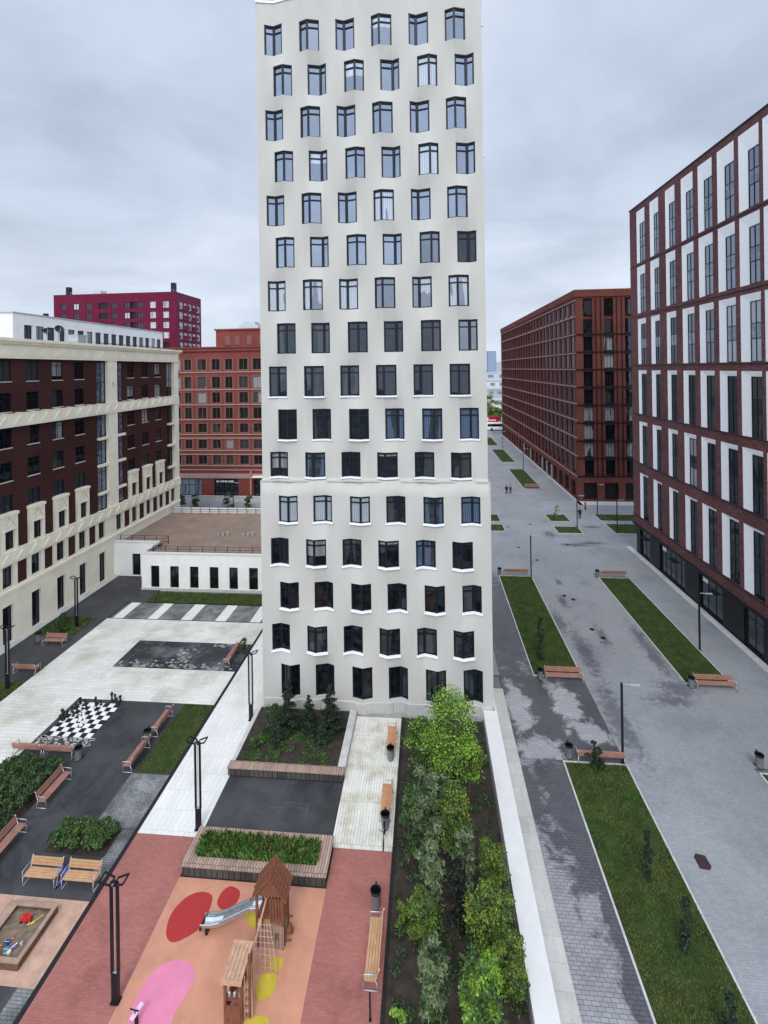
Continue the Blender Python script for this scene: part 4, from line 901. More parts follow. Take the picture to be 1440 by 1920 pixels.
bench_set(1.95,m_woodr,m_galv,'wooden benches around the dark court',[
 (-21.55,25.65,-90+180,'reddish wooden bench in front of the large left shrub mass'),(-21.5,22.4,90,'reddish wooden bench partly cut off by the left edge of the photo'),
 (-18.25,28.25,-90,'reddish bench at the lower end of the court lawn strip'),(-18.25,31.05,-90,'reddish bench at the upper end of the court lawn strip'),
 (-25.35,28.25,180,'left bench of the pair just below the chess board'),(-23.3,28.25,180,'right bench of the pair just below the chess board'),
 (-33.2,39.75,0,'orange bench with white arms beside the cream building lawn'),(-32.4,35.9,180,'pale framed bench seen from behind near the left photo edge')])
bench_set(2.75,m_woodr,m_galv,'long benches',[(-16.55,39.0,-90,'long bench standing on the dark wet setts panel of the plaza'),
 (10.1,37.75,0,'long reddish bench at the near end of the middle left street lawn'),(9.9,56.45,180,'far bench at the far end of the street lawn next to the tower'),
 (20.75,56.55,180,'bench at the far end of the right street lawn'),(20.9,37.5,0,'long reddish bench at the near end of the right street lawn beside the bin'),
 (10.15,30.15,180,'long bench at the head of the nearest street lawn, half behind a bush'),(20.4,96.9,0,'small far bench below the distant street lawn')])
bench_set(1.85,m_wood,m_galv,'benches on the white board walk',[(-2.6,30.6,-90,'orange bench on the white board walk nearer the tower'),(-2.55,26.2,-90,'orange bench on the white board walk farther from the tower')])
bench_set(2.15,m_woodo,m_galv,'wooden benches around the playground',[(-2.5,19.42,-90,'long pale bench on the red paving beside the planting bed')])
def make_bin():
    t=thing('litter_bin','bin','bin',local=True)
    b=MB(); b.lathe(0,0,[(.17,.05),(.19,.1),(.21,.72),(.23,.74)],16); b.build('body',m_bin,t,True)
    r=MB(); r.lathe(0,0,[(.235,.72),(.245,.80),(.215,.82),(.19,.74)],16); r.build('rim',m_black,t)
    s=MB(); s.box(-.03,.03,.22,.27,0,.9); s.box(-.18,.18,.12,.28,0,.04); s.build('stand',m_black,t); return t
p=make_bin(); u=[False]
for x,y,l in [(-2.6,21.25,'bin at the far end of the bench on the red paving'),(-2.55,29.35,'bin below the upper board walk bench'),(-2.5,24.95,'bin below the lower board walk bench'),(8.35,30.3,'grey bin at the left end of the bench heading the nearest lawn'),(8.35,37.75,'bin at the left end of the bench on the middle left lawn'),
 (19.25,37.5,'grey bin at the left end of the bench on the right lawn'),(19.35,30.35,'grey bin at the right photo edge near the last lawn corner'),(8.05,56.4,'far bin beside the bench next to the tower'),(18.95,56.4,'far bin beside the bench on the right lawn'),
 (-18.4,29.65,'bin between the two benches of the court lawn'),(-21.9,28.0,'bin right of the bench pair below the chess board'),(-35.0,40.1,'bin left of the bench beside the cream building')]: place(p,u,(x,y,0),0,l,'litter bins')
def make_lamp():
    t=thing('street_lamp','lamp','lamp',local=True)
    b=MB(); b.box(-.17,.17,-.13,.13,0,.05); b.box(-.13,.13,-.08,.08,.05,1.1); b.build('base',m_black,t)
    for sx in (-1,1):
        q=MB(); q.box(sx*.125-.035 if sx>0 else -.16,sx*.125+.035 if sx>0 else -.09,-.06,.06,1.1,4.55); q.build('pole',m_black,t)
    q=MB(); q.box(-.09,.09,-.03,.03,1.1,1.13); q.box(-.09,.09,-.05,.05,4.45,4.55); q.box(-.012,.012,-.012,.012,1.1,4.5); q.build('spacer',m_galv,t)
    for sx in (-1,1):
        h=MB(); x0,x1=sx*.07,sx*.48; z0,z1=4.58,4.72
        for (p_,q_) in (((x0,-.15,z0),(x1,-.19,z1)),((x1,-.19,z1),(x1,.19,z1)),((x1,.19,z1),(x0,.15,z0)),((x0,.15,z0),(x0,-.15,z0))): h.bar(p_,q_,.05,.05)
        h.box(min(0,x0),max(0,x0),-.03,.03,4.55,4.62); h.build('lamp_head',m_black,t)
    return t
p=make_lamp(); u=[False]
for x,y,l in [(-12.17,17.32,'nearest black twin pole lamp on the red paving'),(-12.27,24.19,'middle black twin pole lamp at the corner of the planter'),(-12.37,32.04,'black twin pole lamp close to the tower corner'),(-33.4,42.72,'black lamp on the grass by the cream building bench'),(-32.3,34.03,'black lamp at the left photo edge before the cream wall')]: place(p,u,(x,y,0),0,l,'courtyard lamps')
def make_slamp():
    t=thing('street_lamp','lamp','lamp',local=True)
    b=MB(); b.box(-.11,.11,-.11,.11,0,.05); b.box(-.06,.06,-.05,.05,.05,4.9); b.build('pole',m_black,t)
    h=MB(); h.box(.06,1.05,-.02,.02,4.80,4.86); h.box(.5,1.05,-.09,.09,4.78,4.83); h.build('lamp_head',m_galv,t); return t
p=make_slamp(); u=[False]
for x,y,l in [(11.41,30.02,'street lamp at the head of the nearest street lawn'),(11.46,55.65,'street lamp at the far corner of the lawn next to the tower'),(22.47,42.41,'street lamp beside the right lawn before the dark shopfronts'),(21.9,73.4,'street lamp on the small far lawn by the street crossing'),(26.81,71.3,'street lamp on the far right lawn'),(22.34,115.3,'thin far lamp by the distant street lawn'),(27.18,80.4,'street lamp on the far lawn before the rust building'),(22.3,146,'farthest thin street lamp by the last lawn'),(-33.5,80,'lamp before the red brick building')]: place(p,u,(x,y,0),0,l,'street lamps')
b=MB(); b.box(-2.45,-2.39,17.52,17.58,0,1.0); b.box(-2.47,-2.37,17.5,17.6,0,.03); tag(b.build('bollard',m_black),'thin dark post on the red paving below the bench','post')
# ================================================================ PLANTERS
def planter(name,x0,x1,y0,y1,h,w,label,inner=None):
    t=thing(name,label,'planter',((x0+x1)/2,(y0+y1)/2,0))
    s=MB(); s.box(x0+.05,x1-.05,y0+.05,y1-.05,-.1,h-.05) if not inner else None
    if inner:
        a,b_,c,d=inner
        for r in ((x0+.05,a,y0+.05,y1-.05),(b_,x1-.05,y0+.05,y1-.05),(a,b_,y0+.05,c),(a,b_,d,y1-.05)): s.box(*r,-.1,h-.05)
    s.build('wall',m_plsidel,t); k=MB()
    if inner:
        a,b_,c,d=inner; k.box(x0,x1,y0,c,h-.045,h); k.box(x0,x1,d,y1,h-.045,h); k.box(x0,a,c,d,h-.045,h); k.box(b_,x1,c,d,h-.045,h)
        e=MB(); e.box(a,b_,c,d,-.1,h-.12); e.build('soil',m_soil,t)
    else: k.box(x0,x1,y0,y1,h-.045,h)
    k.build('seat_top',m_woodp,t); return t
planter('planter',-12.0,-4.98,21.85,23.85,.52,.5,'large wooden topped planter full of green perennials above the playground',(-11.45,-5.55,22.35,23.35))
planter('low_wall',-12.15,-5.15,27.5,28.05,.5,.5,'wooden topped low wall seat across the front of the conifer bed')
b=MB(); b.box(-11.9,-5.6,28.05,32.9,-.1,.32); tag(b.build('conifer_bed_soil',m_soil),kind='structure')
b=MB(); b.box(-5.6,-5.15,28.05,32.9,-.1,.46); b.box(-12.15,-11.9,28.05,32.9,-.1,.42); tag(b.build('bed_kerb',m_curb),kind='structure')
def chalk():
    b=MB(); r=random.Random(8)
    pts=[(-9.7,25.5)]; a=0
    for k in range(170):
        a+=r.uniform(-1.5,1.5); q=(pts[-1][0]+math.cos(a)*.085+.016,pts[-1][1]+math.sin(a)*.08); q=(min(-6.8,max(-9.9,q[0])),min(26.1,max(25.3,q[1]))); pts.append(q)
    b.tube([(x,y,-.002) for x,y in pts],.006,4)
    return tag(b.build('chalk_scribble',m_chalk),'pale chalk scribbles on the dark pad between the planters','chalk drawing')
chalk()
# ================================================================ VEGETATION
def leaves(name,clumps,n,size,m,parent=None,elong=1.6,seed=0,up=.4,flat=0):
    g=np.random.default_rng(seed); C=np.array([c[:3] for c in clumps],float); Rr=np.array([c[3:6] if len(c)>4 else (c[3],)*3 for c in clumps],float)
    w=Rr.prod(1)**(.7); idx=g.choice(len(C),n,p=w/w.sum()); d=g.normal(size=(n,3)); d/=np.linalg.norm(d,axis=1)[:,None]; d[:,2]=np.where(d[:,2]<-.3,-d[:,2],d[:,2])
    r=g.random(n)**.38*g.uniform(.8,1.15,n); P=C[idx]+d*r[:,None]*Rr[idx]
    P[:,2]=np.maximum(P[:,2],.05)
    nrm=d*.6+g.normal(size=(n,3))*.6; nrm[:,2]+=up; nrm/=np.linalg.norm(nrm,axis=1)[:,None]
    t=np.cross(nrm,g.normal(size=(n,3))); t/=np.linalg.norm(t,axis=1)[:,None]; b=np.cross(nrm,t)
    s=size*g.uniform(.6,1.3,n)[:,None]; t=t*s*elong*.5; b=b*s*.5
    V=np.stack([P-t,P+b*.9-t*.1,P+t,P-b*.9-t*.1],1).reshape(-1,3)
    me=bpy.data.meshes.new(name); me.vertices.add(4*n); me.vertices.foreach_set('co',V.ravel()); me.loops.add(4*n); me.loops.foreach_set('vertex_index',np.arange(4*n)); me.polygons.add(n); me.polygons.foreach_set('loop_start',np.arange(0,4*n,4)); me.materials.append(m); me.update(calc_edges=True)
    return link(name,me,parent)
def clumps(x,y,z0,z1,r,n,seed,shape='round'):
    g=random.Random(seed); o=[]
    for k in range(n):
        f=(k+.5)/n; z=z0+(z1-z0)*f
        if shape=='round': rr=r*math.sqrt(max(.05,1-(2*f-1)**2*.85))
        elif shape=='cone': rr=r*(1.05-f)
        else: rr=r*(.75 if f<.8 else .5)
        a=g.random()*6.28; q=rr*g.uniform(.35,.8); s=r*g.uniform(.30,.48)*(1 if shape!='cone' else (1.1-.7*f))
        o.append((x+math.cos(a)*q,y+math.sin(a)*q,z+g.uniform(-.1,.1)*r,s,s,s*.8))
    return o
def stems(parent,x,y,z0,z1,r,n,seed,name='trunk',tr=.04):
    g=random.Random(seed); b=MB(); zf=z0+(z1-z0)*.35
    b.tube([(x,y,-.05),(x+.03,y,zf*.5),(x,y,zf)],[tr,tr*.85,tr*.7],7)
    for k in range(n):
        a=6.28*k/n+g.random(); rr=r*g.uniform(.4,.8); zt=z0+(z1-z0)*g.uniform(.6,.95)
        b.tube([(x,y,zf*.97-k*.02),(x+math.cos(a)*rr*.35,y+math.sin(a)*rr*.35,zf+(zt-zf)*.5),(x+math.cos(a)*rr,y+math.sin(a)*rr,zt)],[tr*.55,tr*.35,tr*.12],5)
    b.build(name,m_bark,parent,True)
def plant(name,x,y,z0,z1,r,n,size,m,label,cat='shrub',shape='round',nc=12,seed=1,group=None,elong=1.6,tr=.03,st=4,m2=None,up=.4):
    t=thing(name,label,cat,(x,y,0),group=group); stems(t,x,y,z0 if z0>.4 else .1,z1,r,st,seed,'trunk' if cat=='tree' else 'stems',tr)
    c=clumps(x,y,z0,z1,r,nc,seed,shape); leaves('crown' if cat=='tree' else 'foliage',c,n,size,m,t,elong,seed,up)
    if m2: leaves('crown' if cat=='tree' else 'foliage',clumps(x,y,z0,z1,r,nc,seed+50,shape),n//3,size,m2,t,elong,seed+1,up)
    return t
plant('maple_tree',.87,26.37,2.3,6.0,1.7,6800,.09,l_bright,'young bright green maple tree in front of the tower base','tree',nc=30,seed=3,tr=.05,st=6,elong=1.2,m2=l_mid)
plant('maple_shrub',-.65,27.6,1.2,3.6,1.1,2800,.09,l_mid,'dark green bush behind the maple tree on the left','shrub',nc=14,seed=13,elong=1.2,m2=l_bright)
plant('maple_shrub',2.0,26.9,1.0,3.4,1.0,2000,.11,l_yel,'olive green bush behind the maple tree on the right','shrub',nc=12,seed=14,elong=1.2,m2=l_bright)
SV='narrow leaved silvery shrubs of the planting bed'
def silver(x,y,z0,z1,r,n,label,seed,group=SV):
    return plant('silver_shrub',x,y,z0,z1,r,n,.072,l_sil,label,'shrub',nc=22,seed=seed,elong=3.4,group=group,st=7,m2=l_dark)
silver(-.35,23.3,.6,4.3,.85,1500,'tallest silvery willow like shrub left of the bed centre',4)
silver(-.25,21.3,.2,2.7,.85,1150,'silvery shrub just left of the black columnar conifer',5)
silver(1.35,21.9,.4,3.2,.6,800,'thin silvery shrub behind the black columnar conifer',6)
silver(-.1,17.7,.1,2.9,.62,1200,'silvery shrub nearest the bottom of the photo',7)
silver(.5,25.2,.3,2.6,.7,800,'short silvery shrub at the foot of the maple trunk',11)
plant('dark_shrub',-1.15,23.2,.3,3.3,.5,1100,.075,l_dark,'dark narrow shrub along the left edge of the bed','shrub',nc=16,seed=8,elong=2.4,st=5,m2=l_mid)
plant('willow_shrub',1.0,23.3,.8,3.7,.95,3000,.085,l_yel,'yellow green shrub in the middle of the bed beside the silvery one','shrub',nc=22,seed=9,elong=1.4,m2=l_mid,st=6)
RB='rounded yellow green bushes along the garden wall'
plant('round_bush',2.65,22.0,.2,2.35,.72,4000,.075,l_yel,'uppermost rounded bush touching the garden wall','shrub',nc=24,seed=21,elong=1.3,group=RB,m2=l_mid)
plant('round_bush',2.1,19.9,.2,2.5,.95,5200,.075,l_yel,'largest rounded bush in the middle of the wall side group','shrub',nc=30,seed=22,elong=1.3,group=RB,m2=l_mid)
plant('round_bush',2.95,20.5,.2,1.9,.5,2000,.075,l_mid,'small rounded bush squeezed between the largest bush and the wall','shrub',nc=10,seed=28,elong=1.3,group=RB,m2=l_yel)
plant('round_bush',2.85,18.75,.2,1.9,.75,3800,.075,l_yel,'lowest rounded bush touching the garden wall','shrub',nc=18,seed=23,elong=1.3,group=RB,m2=l_mid)
plant('round_bush',-.4,20.0,.1,2.2,.72,3400,.075,l_yel,'rounded yellow green bush on the left side of the black conifer','shrub',nc=20,seed=24,elong=1.3,m2=l_mid)
plant('leafy_shrub',1.6,17.2,.1,3.0,.88,6500,.08,l_bright,'vivid light green shrub at the bottom of the planting bed','shrub',nc=24,seed=25,elong=1.4,m2=l_mid)
plant('leafy_shrub',-1.38,16.95,.1,1.1,.4,1100,.075,l_bright,'small light green shrub in the bottom left bed corner','shrub',nc=8,seed=26,elong=1.3)
plant('leafy_shrub',-1.5,20.65,.1,.95,.34,450,.075,l_yel,'small sparse shrub near the red paving edge','shrub',nc=8,seed=27,elong=1.3)
plant('columnar_conifer',.95,20.5,.1,2.9,.5,4200,.075,l_black,'nearly black columnar conifer in the middle of the bed','tree','column',nc=16,seed=31,elong=2.2,st=2)
plant('small_conifer',1.3,19.1,.1,1.6,.5,1300,.07,l_con,'small bluish green conifer below the black columnar one','tree','cone',nc=9,seed=32,elong=2.4,st=2)
plant('dark_shrub',-1.1,25.6,.1,1.7,.6,1500,.075,l_dark,'low dark shrub beside the lower board walk bench','shrub',nc=12,seed=33,elong=1.8,m2=l_mid)
plant('dark_shrub',-.2,25.9,.1,2.2,.8,2200,.075,l_dark,'dark bush in the shade left of the maple trunk','shrub',nc=14,seed=34,elong=1.8)
# low plants between the shrubs
g_=random.Random(5); cl=[]
for k in range(230):
    x=g_.uniform(-1.7,3.2); y=g_.uniform(15,32.5)
    if g_.random()<.35 and x>1.8 and y>24: continue
    cl.append((x,y,.12,.28,.28,.16))
tag(leaves('ground_cover',cl,12000,.065,l_dark,None,1.8,61),'low dark green ground cover spreading between the shrubs of the planting bed','ground cover',kind='stuff')
def spruce(x,y,z,h,r,label,seed):
    t=thing('spruce_tree',label,'tree',(x,y,z),group='young conifers at the tower foot'); g=random.Random(seed)
    b=MB(); b.tube([(x,y,z-.1),(x,y,z+h*.96)],[.045,.01],6); b.build('trunk',m_bark,t)
    c=[]
    for k in range(26):
        f=k/26; a=k*2.4; rr=r*(1-f)**.8
        for q in (.35,.75): c.append((x+math.cos(a)*rr*q,y+math.sin(a)*rr*q,z+.15+h*f*.93-rr*q*.15,rr*.34+.05,rr*.34+.05,.07))
    leaves('crown',c,int(4600*h/3),.055,l_con,t,3.2,seed,.2); return t
spruce(-9.4,30.9,.3,3.5,.88,'taller spruce at the left of the conifer bed before the tower',41); spruce(-6.6,30.9,.3,3.3,1.0,'broad dark spruce at the right of the conifer bed',42)
spruce(-8.1,31.2,.3,2.2,.75,'shortest spruce between the two taller ones',43)
for i,(x,y,r,h,m,l) in enumerate([(-10.7,30.9,.7,1.5,l_dark,'loose dark shrub at the left edge of the conifer bed'),(-9.9,29.6,.5,1.0,l_con,'low dark pine bush before the taller spruce'),(-6.9,29.8,.5,1.0,l_con,'low dark pine bush at the right front of the conifer bed'),(-7.9,30.4,.5,.9,l_con,'low pine bush below the shortest spruce'),(-10.9,29.2,.45,.8,l_mid,'small green bush at the front left corner of the conifer bed')]):
    plant('low_bush',x,y,.35,.3+h,r,1300,.06,m,l,'shrub',nc=9,seed=70+i,elong=2.4,tr=.02,group='low bushes of the conifer bed')
cl=[(g_.uniform(-11.6,-6.3),g_.uniform(28.2,31.2),.36,.3,.25,.10) for k in range(70)]
tag(leaves('ground_cover',cl,8000,.05,l_mid,None,2,62),'grassy green ground cover at the front of the conifer bed','ground cover',kind='stuff')
# perennials in the planter
def perennials():
    b=MB(); g=random.Random(3)
    V=[];F=[]
    for k in range(4200):
        x=g.uniform(-11.42,-5.58); y=g.uniform(22.38,23.32); h=g.uniform(.25,.62); a=g.random()*6.28; lx,ly=math.cos(a)*h*.4,math.sin(a)*h*.4; px,py=-math.sin(a)*.02,math.cos(a)*.02; i=len(V)
        V+=[(x-px,y-py,.38),(x+px,y+py,.38),(x+lx*.5+px,y+ly*.5+py,.4+h*.75),(x+lx,y+ly,.4+h*g.uniform(.6,1.0)),(x+lx*.5-px,y+ly*.5-py,.4+h*.75)]; F.append((i,i+1,i+2,i+3,i+4))
    me=bpy.data.meshes.new('perennials'); me.from_pydata(V,[],F); me.materials.append(m_blade2); o=link('perennials',me)
    return tag(o,'dense strappy green perennials filling the wooden topped planter','perennials',kind='stuff')
m_blade2=leaf('leaf_perennial',(.11,.20,.045),(.045,.10,.022),.55); perennials()
g2=random.Random(9)
fl=MB()
for k in range(60):
    x=g2.uniform(-11.3,-5.7); y=g2.uniform(22.5,23.25); z=g2.uniform(.9,1.15); fl.bar((x,y,.5),(x+.03,y,z),.008,.008); fl.box(x,x+.05,y-.02,y+.03,z-.08,z+.03)
tag(fl.build('seed_heads',m_bladey),'pale upright seed heads above the planter perennials','perennials',kind='stuff')
# left hedges
def hedge(x0,x1,y0,y1,h,n,m,label,seed,m2=None):
    t=thing('shrub_mass',label,'shrubs',((x0+x1)/2,(y0+y1)/2,0)); g=random.Random(seed); c=[]
    nx=max(2,int((x1-x0)/.42)); ny=max(2,int((y1-y0)/.42))
    for i in range(nx):
        for j in range(ny): r=g.uniform(.24,.36); c.append((x0+(i+.5)*(x1-x0)/nx+g.uniform(-.1,.1),y0+(j+.5)*(y1-y0)/ny+g.uniform(-.1,.1),h*g.uniform(.5,.85),r,r,r*.85))
    leaves('foliage',c,n,.085,m,t,1.5,seed)
    if m2: leaves('foliage',c[::2],n//4,.08,m2,t,1.5,seed+1)
    return t
hedge(-25.7,-22.3,24.2,27.4,.75,9000,l_dark,'large dark green shrub mass left of the orange court bench',81,l_mid); hedge(-19.4,-16.4,22.5,23.8,.6,4800,l_mid,'low hedge behind the two ochre benches',82,l_dark); hedge(-25.7,-22.3,21.5,24,.7,4000,l_dark,'dark shrubs at the left photo edge behind the cut bench',83)
plant('low_bush',-34.3,42.0,.1,1.1,.7,1500,.08,l_dark,'dark bush behind the bench beside the cream building','shrub',nc=9,seed=91); plant('low_bush',-35.2,43.6,.1,.9,.6,1000,.08,l_dark,'second dark bush at the cream wall foot','shrub',nc=8,seed=92)
plant('low_bush',-15.95,39.6,.1,1.2,.45,1100,.07,l_dark,'small dark bush behind the long bench on the plaza','shrub',nc=8,seed=93)
plant('low_bush',9.75,29.7,.1,1.3,.6,1200,.08,l_con,'dark bush in front of the bench heading the nearest lawn','shrub',nc=9,seed=94)
for i,(x,y,h,r,l) in enumerate([(9.95,23.4,2.3,.26,'upper slim dark juniper on the nearest street lawn'),(10.22,20.6,2.2,.27,'middle slim dark juniper on the nearest street lawn'),(10.3,17.9,1.9,.27,'lowest slim juniper cut by the bottom of the photo'),(8.95,40.2,3.6,.33,'slim dark juniper on the lawn beside the tower')]):
    plant('juniper_tree',x,y,.05,h,r,3600,.055,l_con,l,'tree','column',nc=26,seed=100+i,elong=2.4,tr=.02,st=2,group='slim junipers on the street lawns')
for i,(x,y,r,h,l) in enumerate([(-44.5,83.5,1.0,1.6,'dark shrub left before the red brick building'),(-41.5,82.5,1.2,1.9,'dark spiky shrub in the middle before the red brick building'),(-46.5,80,1.1,2.4,'shrub next to the cream building corner'),(-35.3,82,1.3,2.4,'grey green shrub right before the red brick building'),(-31.6,82,1.1,2.2,'shrub beside the tower edge before the red brick building')]):
    plant('low_bush',x,y,.1,h,r,900,.14,l_dark,l,'shrub',nc=9,seed=110+i)
plant('young_tree',19.8,76.9,.8,2.4,.6,260,.11,l_bright,'thin young tree on the small far lawn','tree',nc=7,seed=120,tr=.03)
FT='trees at the far end of the street'
for i,(x,y,h,r,l) in enumerate([(26.2,201,12,3.2,'tallest yellow green tree at the street end'),(30.5,205,9,3.0,'rounder yellow green tree beside the rust building at the street end'),(23.0,208,9,3,'yellow green tree half hidden by the tower at the street end'),(27.5,215,8,3,'darker tree behind the others at the street end')]):
    plant('roadside_tree',x,y,2.0,h,r,1500,.5,l_far,l,'tree',nc=12,seed=130+i,tr=.2,group=FT)
# ================================================================ PLAYGROUND
def playhouse():
    t=thing('play_tower','wooden play tower with steep gabled roof and steel slide','play tower',(-6.8,19.8,0))
    x0,x1,y0,y1=-7.38,-6.28,19.45,20.15
    for (x,y) in ((x0,y0),(x1,y0),(x0,y1),(x1,y1)):
        b=MB(); b.box(x-.045,x+.045,y-.045,y+.045,0,2.25); b.build('post',m_woodk,t)
    d=MB(); d.box(x0,x1,y0,y1,1.15,1.22); d.build('deck',m_woodk,t)
    w=MB()
    for k in range(8): x=x0+.62+k*.06; 
    for k in range(5): x=-6.83+k*.115; w.box(x,x+.085,y0-.04,y0-.015,1.05,2.05)
    for k in range(6): y=y0+.06+k*.11; w.box(x1+.045,x1+.07,y,y+.085,.05 if k in(0,5) else .9,2.1)
    for k in range(7): x=x0+.08+k*.15; w.box(x,x+.12,y1+.045,y1+.07,.9,2.1)
    w.build('slat_wall',m_woodk,t)
    p=MB(); p.box(-6.85,-6.62,y0-.05,y0-.02,.05,.95); p.box(-6.42,-6.24,y0-.05,y0-.02,.05,.95); p.box(-6.62,-6.42,y0-.05,y0-.02,.05,.35); p.box(-6.62,-6.42,y0-.05,y0-.02,.68,.95); p.box(x1+.0,x1+.02,y0,y1,.05,.85); p.build('lower_panel',m_woodp,t)
    rx,ez,rz=-6.84,2.05,2.95
    for s in (-1,1):
        r=MB(); ex=rx+s*.76
        for k in range(7):
            f0,f1=k/7,(k+.86)/7; P=lambda f,y,dz=0:(rx+(ex-rx)*f,y,rz+(ez-rz)*f+dz)
            a,b_,c,d_=P(f0,y0-.14),P(f1,y0-.14),P(f1,y1+.16),P(f0,y1+.16); r.quad(a,b_,c,d_); r.quad(*[(q[0],q[1],q[2]-.03) for q in (a,b_,c,d_)]); r.quad(a,b_,(b_[0],b_[1],b_[2]-.03),(a[0],a[1],a[2]-.03))
        for y in (y0-.15,y1+.14,(y0+y1)/2): r.bar((rx,y,rz+.02),(ex,y,ez+.02),.07,.05)
        r.build('roof_slope',m_woodk,t)
    for y in (y0-.05,y1+.05): g=MB(); g.poly([(rx-.66,y,ez+.12),(rx+.66,y,ez+.12),(rx,y,rz-.08)]); g.build('gable',m_woodk,t)
    # slide: channel down to the left
    s=MB(); pts=[(-7.36,1.22),(-7.75,1.15),(-9.1,.42),(-9.55,.30),(-9.95,.28)]; yc=19.85; sec=[(-.26,.20),(-.235,.21),(-.21,.02),(-.1,-.03),(.1,-.03),(.21,.02),(.235,.21),(.26,.20)]
    for k in range(len(pts)-1):
        for j in range(len(sec)-1):
            (xa,za),(xb,zb_)=pts[k],pts[k+1]; (ya,ha),(yb,hb_)=sec[j],sec[j+1]; s.quad((xa,yc+ya,za+ha),(xb,yc+ya,zb_+ha),(xb,yc+yb,zb_+hb_),(xa,yc+yb,za+hb_))
    o=s.build('slide',m_steel,t,True)
    f=MB(); f.box(-9.75,-9.65,yc-.2,yc+.2,0,.26); f.box(-9.98,-9.9,yc-.26,yc+.26,.22,.30); f.build('slide_foot',m_black,t)
    # climbing net with beads and its rails
    n=MB(); top=lambda u:Vector((-7.3+.45*u,19.42,1.2)); bot=lambda u:Vector((-7.2+.95*u,18.55,.05))
    for k in range(5): n.bar(top(k/4),bot(k/4),.02,.02)
    for j in range(1,9): q=j/9; n.bar(top(0).lerp(bot(0),q),top(1).lerp(bot(1),q),.02,.02)
    n.build('climbing_net',m_woodl,t)
    c=MB()
    for j in range(1,7):
        for k in range(5): q=top(k/4).lerp(bot(k/4),j/9); c.lathe(q.x,q.y,[(.012,q.z-.035),(.036,q.z),(.012,q.z+.035)],6)
    c.build('net_bead',m_galv,t)
    r=MB(); r.tube([(-6.98,19.5,2.0),(-7.22,18.7,1.0),(-7.12,18.1,.75)],.035,8); r.build('handrail',m_woodl,t)
    st=MB()
    for k in range(4): st.bar((-6.15,19.55+.12*k,.25+.2*k),(-5.98,19.55+.12*k,.25+.2*k),.06,.05)
    st.tube([(-6.1,19.7,.55),(-6.05,19.85,.35),(-6.1,20.0,.1)],.10,8); st.build('climbing_hold',m_woodk,t)
playhouse()
def hut():
    t=thing('play_hut','low wooden play hut with flat plank roof and counter below the play tower','play hut',(-7.3,17.4,0))
    r=MB()
    for k in range(5): x=-7.82+k*.155; r.box(x,x+.14,16.95,18.15,1.66,1.70)
    r.box(-7.84,-7.04,16.9,16.96,1.60,1.72); r.box(-7.84,-7.04,18.12,18.2,1.60,1.72); r.build('roof',m_woodl,t)
    for (x,y) in ((-7.72,17.05),(-7.12,17.05),(-7.72,18.05),(-7.12,18.05)):
        b=MB(); b.box(x-.045,x+.045,y-.045,y+.045,0,1.66); b.build('post',m_woodk,t)
    w=MB(); 
    for k in range(6): w.box(-7.7,-7.14,18.05,18.08,.1+.25*k,.32+.25*k)
    w.box(-7.72,-7.12,16.98,17.01,.1,.75); w.box(-7.74,-7.71,17.1,18.0,.1,.75); w.box(-7.72,-7.12,17.05,17.25,.85,.9); w.build('panel',m_woodk,t)
    c=MB()
    for k in range(3): c.lathe(-7.6+k*.2,17.15,[(.03,.9),(.06,.93),(.05,1.05),(.01,1.08)],8)
    c.build('abacus_bead',m_galv,t)
    p=MB(); p.box(-6.93,-6.83,17.25,17.35,0,2.3); p.build('post',m_woodk,t)
    q=MB(); q.tube([(-7.12,18.1,.75),(-6.86,17.4,1.9),(-6.78,17.25,.05)],.03,8); q.build('handrail',m_woodl,t)
    s=MB()
    s.box(-7.06,-7.02,17.18,17.22,0,1.6); s.box(-7.06,-7.02,17.48,17.52,0,1.6)
    for k in range(4): s.box(-7.05,-6.9,17.19,17.51,.3+.3*k,.34+.3*k)
    s.build('ladder',m_woodl,t)
hut()
def toy_board():
    t=thing('spring_rider','pale pink spring rider at the bottom edge on the pink rubber patch','spring rider',(-10.95,16.8,0))
    b=MB(); b.bar((-11.05,16.55,.45),(-10.9,17.0,.5),.16,.05); b.build('seat',m_rpinkl,t); c=MB(); c.tube([(-10.98,16.75,0),(-10.98,16.75,.42)],.07,8); c.build('spring',m_black,t); d=MB(); d.bar((-11.2,16.72,.62),(-10.85,16.68,.62),.03,.03); d.bar((-11.0,16.7,.45),(-11.0,16.7,.62),.03,.03); d.build('handle',m_black,t)
m_rpinkl=mat('pale_pink_paint',(.75,.55,.62),.4); toy_board()
def sandbox():
    t=thing('sandbox','timber framed sandbox full of toys on the sandy surface','sandbox',(-17.7,19,0))
    x0,x1,y0,y1=-18.95,-16.72,17.88,20.0; b=MB()
    for r in ((x0,x1,y0,y0+.12),(x0,x1,y1-.12,y1),(x0,x0+.12,y0+.12,y1-.12),(x1-.12,x1,y0+.12,y1-.12)): b.box(*r,0,.31)
    b.build('timber_frame',m_planks,t); c=MB()
    for r in ((x0-.02,x1+.02,y0-.02,y0+.16),(x0-.02,x1+.02,y1-.16,y1+.02),(x0-.02,x0+.42,y0+.16,y1-.16),(x1-.16,x1+.02,y0+.16,y1-.16)): c.box(*r,.31,.35)
    c.build('seat_edge',m_planktop,t)
    s=MB(); n=14; g=random.Random(4); H=[[.17+g.uniform(-.025,.03) for _ in range(n+1)] for _ in range(n+1)]
    P=lambda i,j:(x0+.12+(x1-x0-.24)*i/n,y0+.12+(y1-y0-.24)*j/n,H[i][j])
    for i in range(n):
        for j in range(n): s.quad(P(i,j),P(i+1,j),P(i+1,j+1),P(i,j+1))
    s.build('sand',m_sand,t)
sandbox()
def pm(n,c): return mat(n,c,.35,noise=.03)
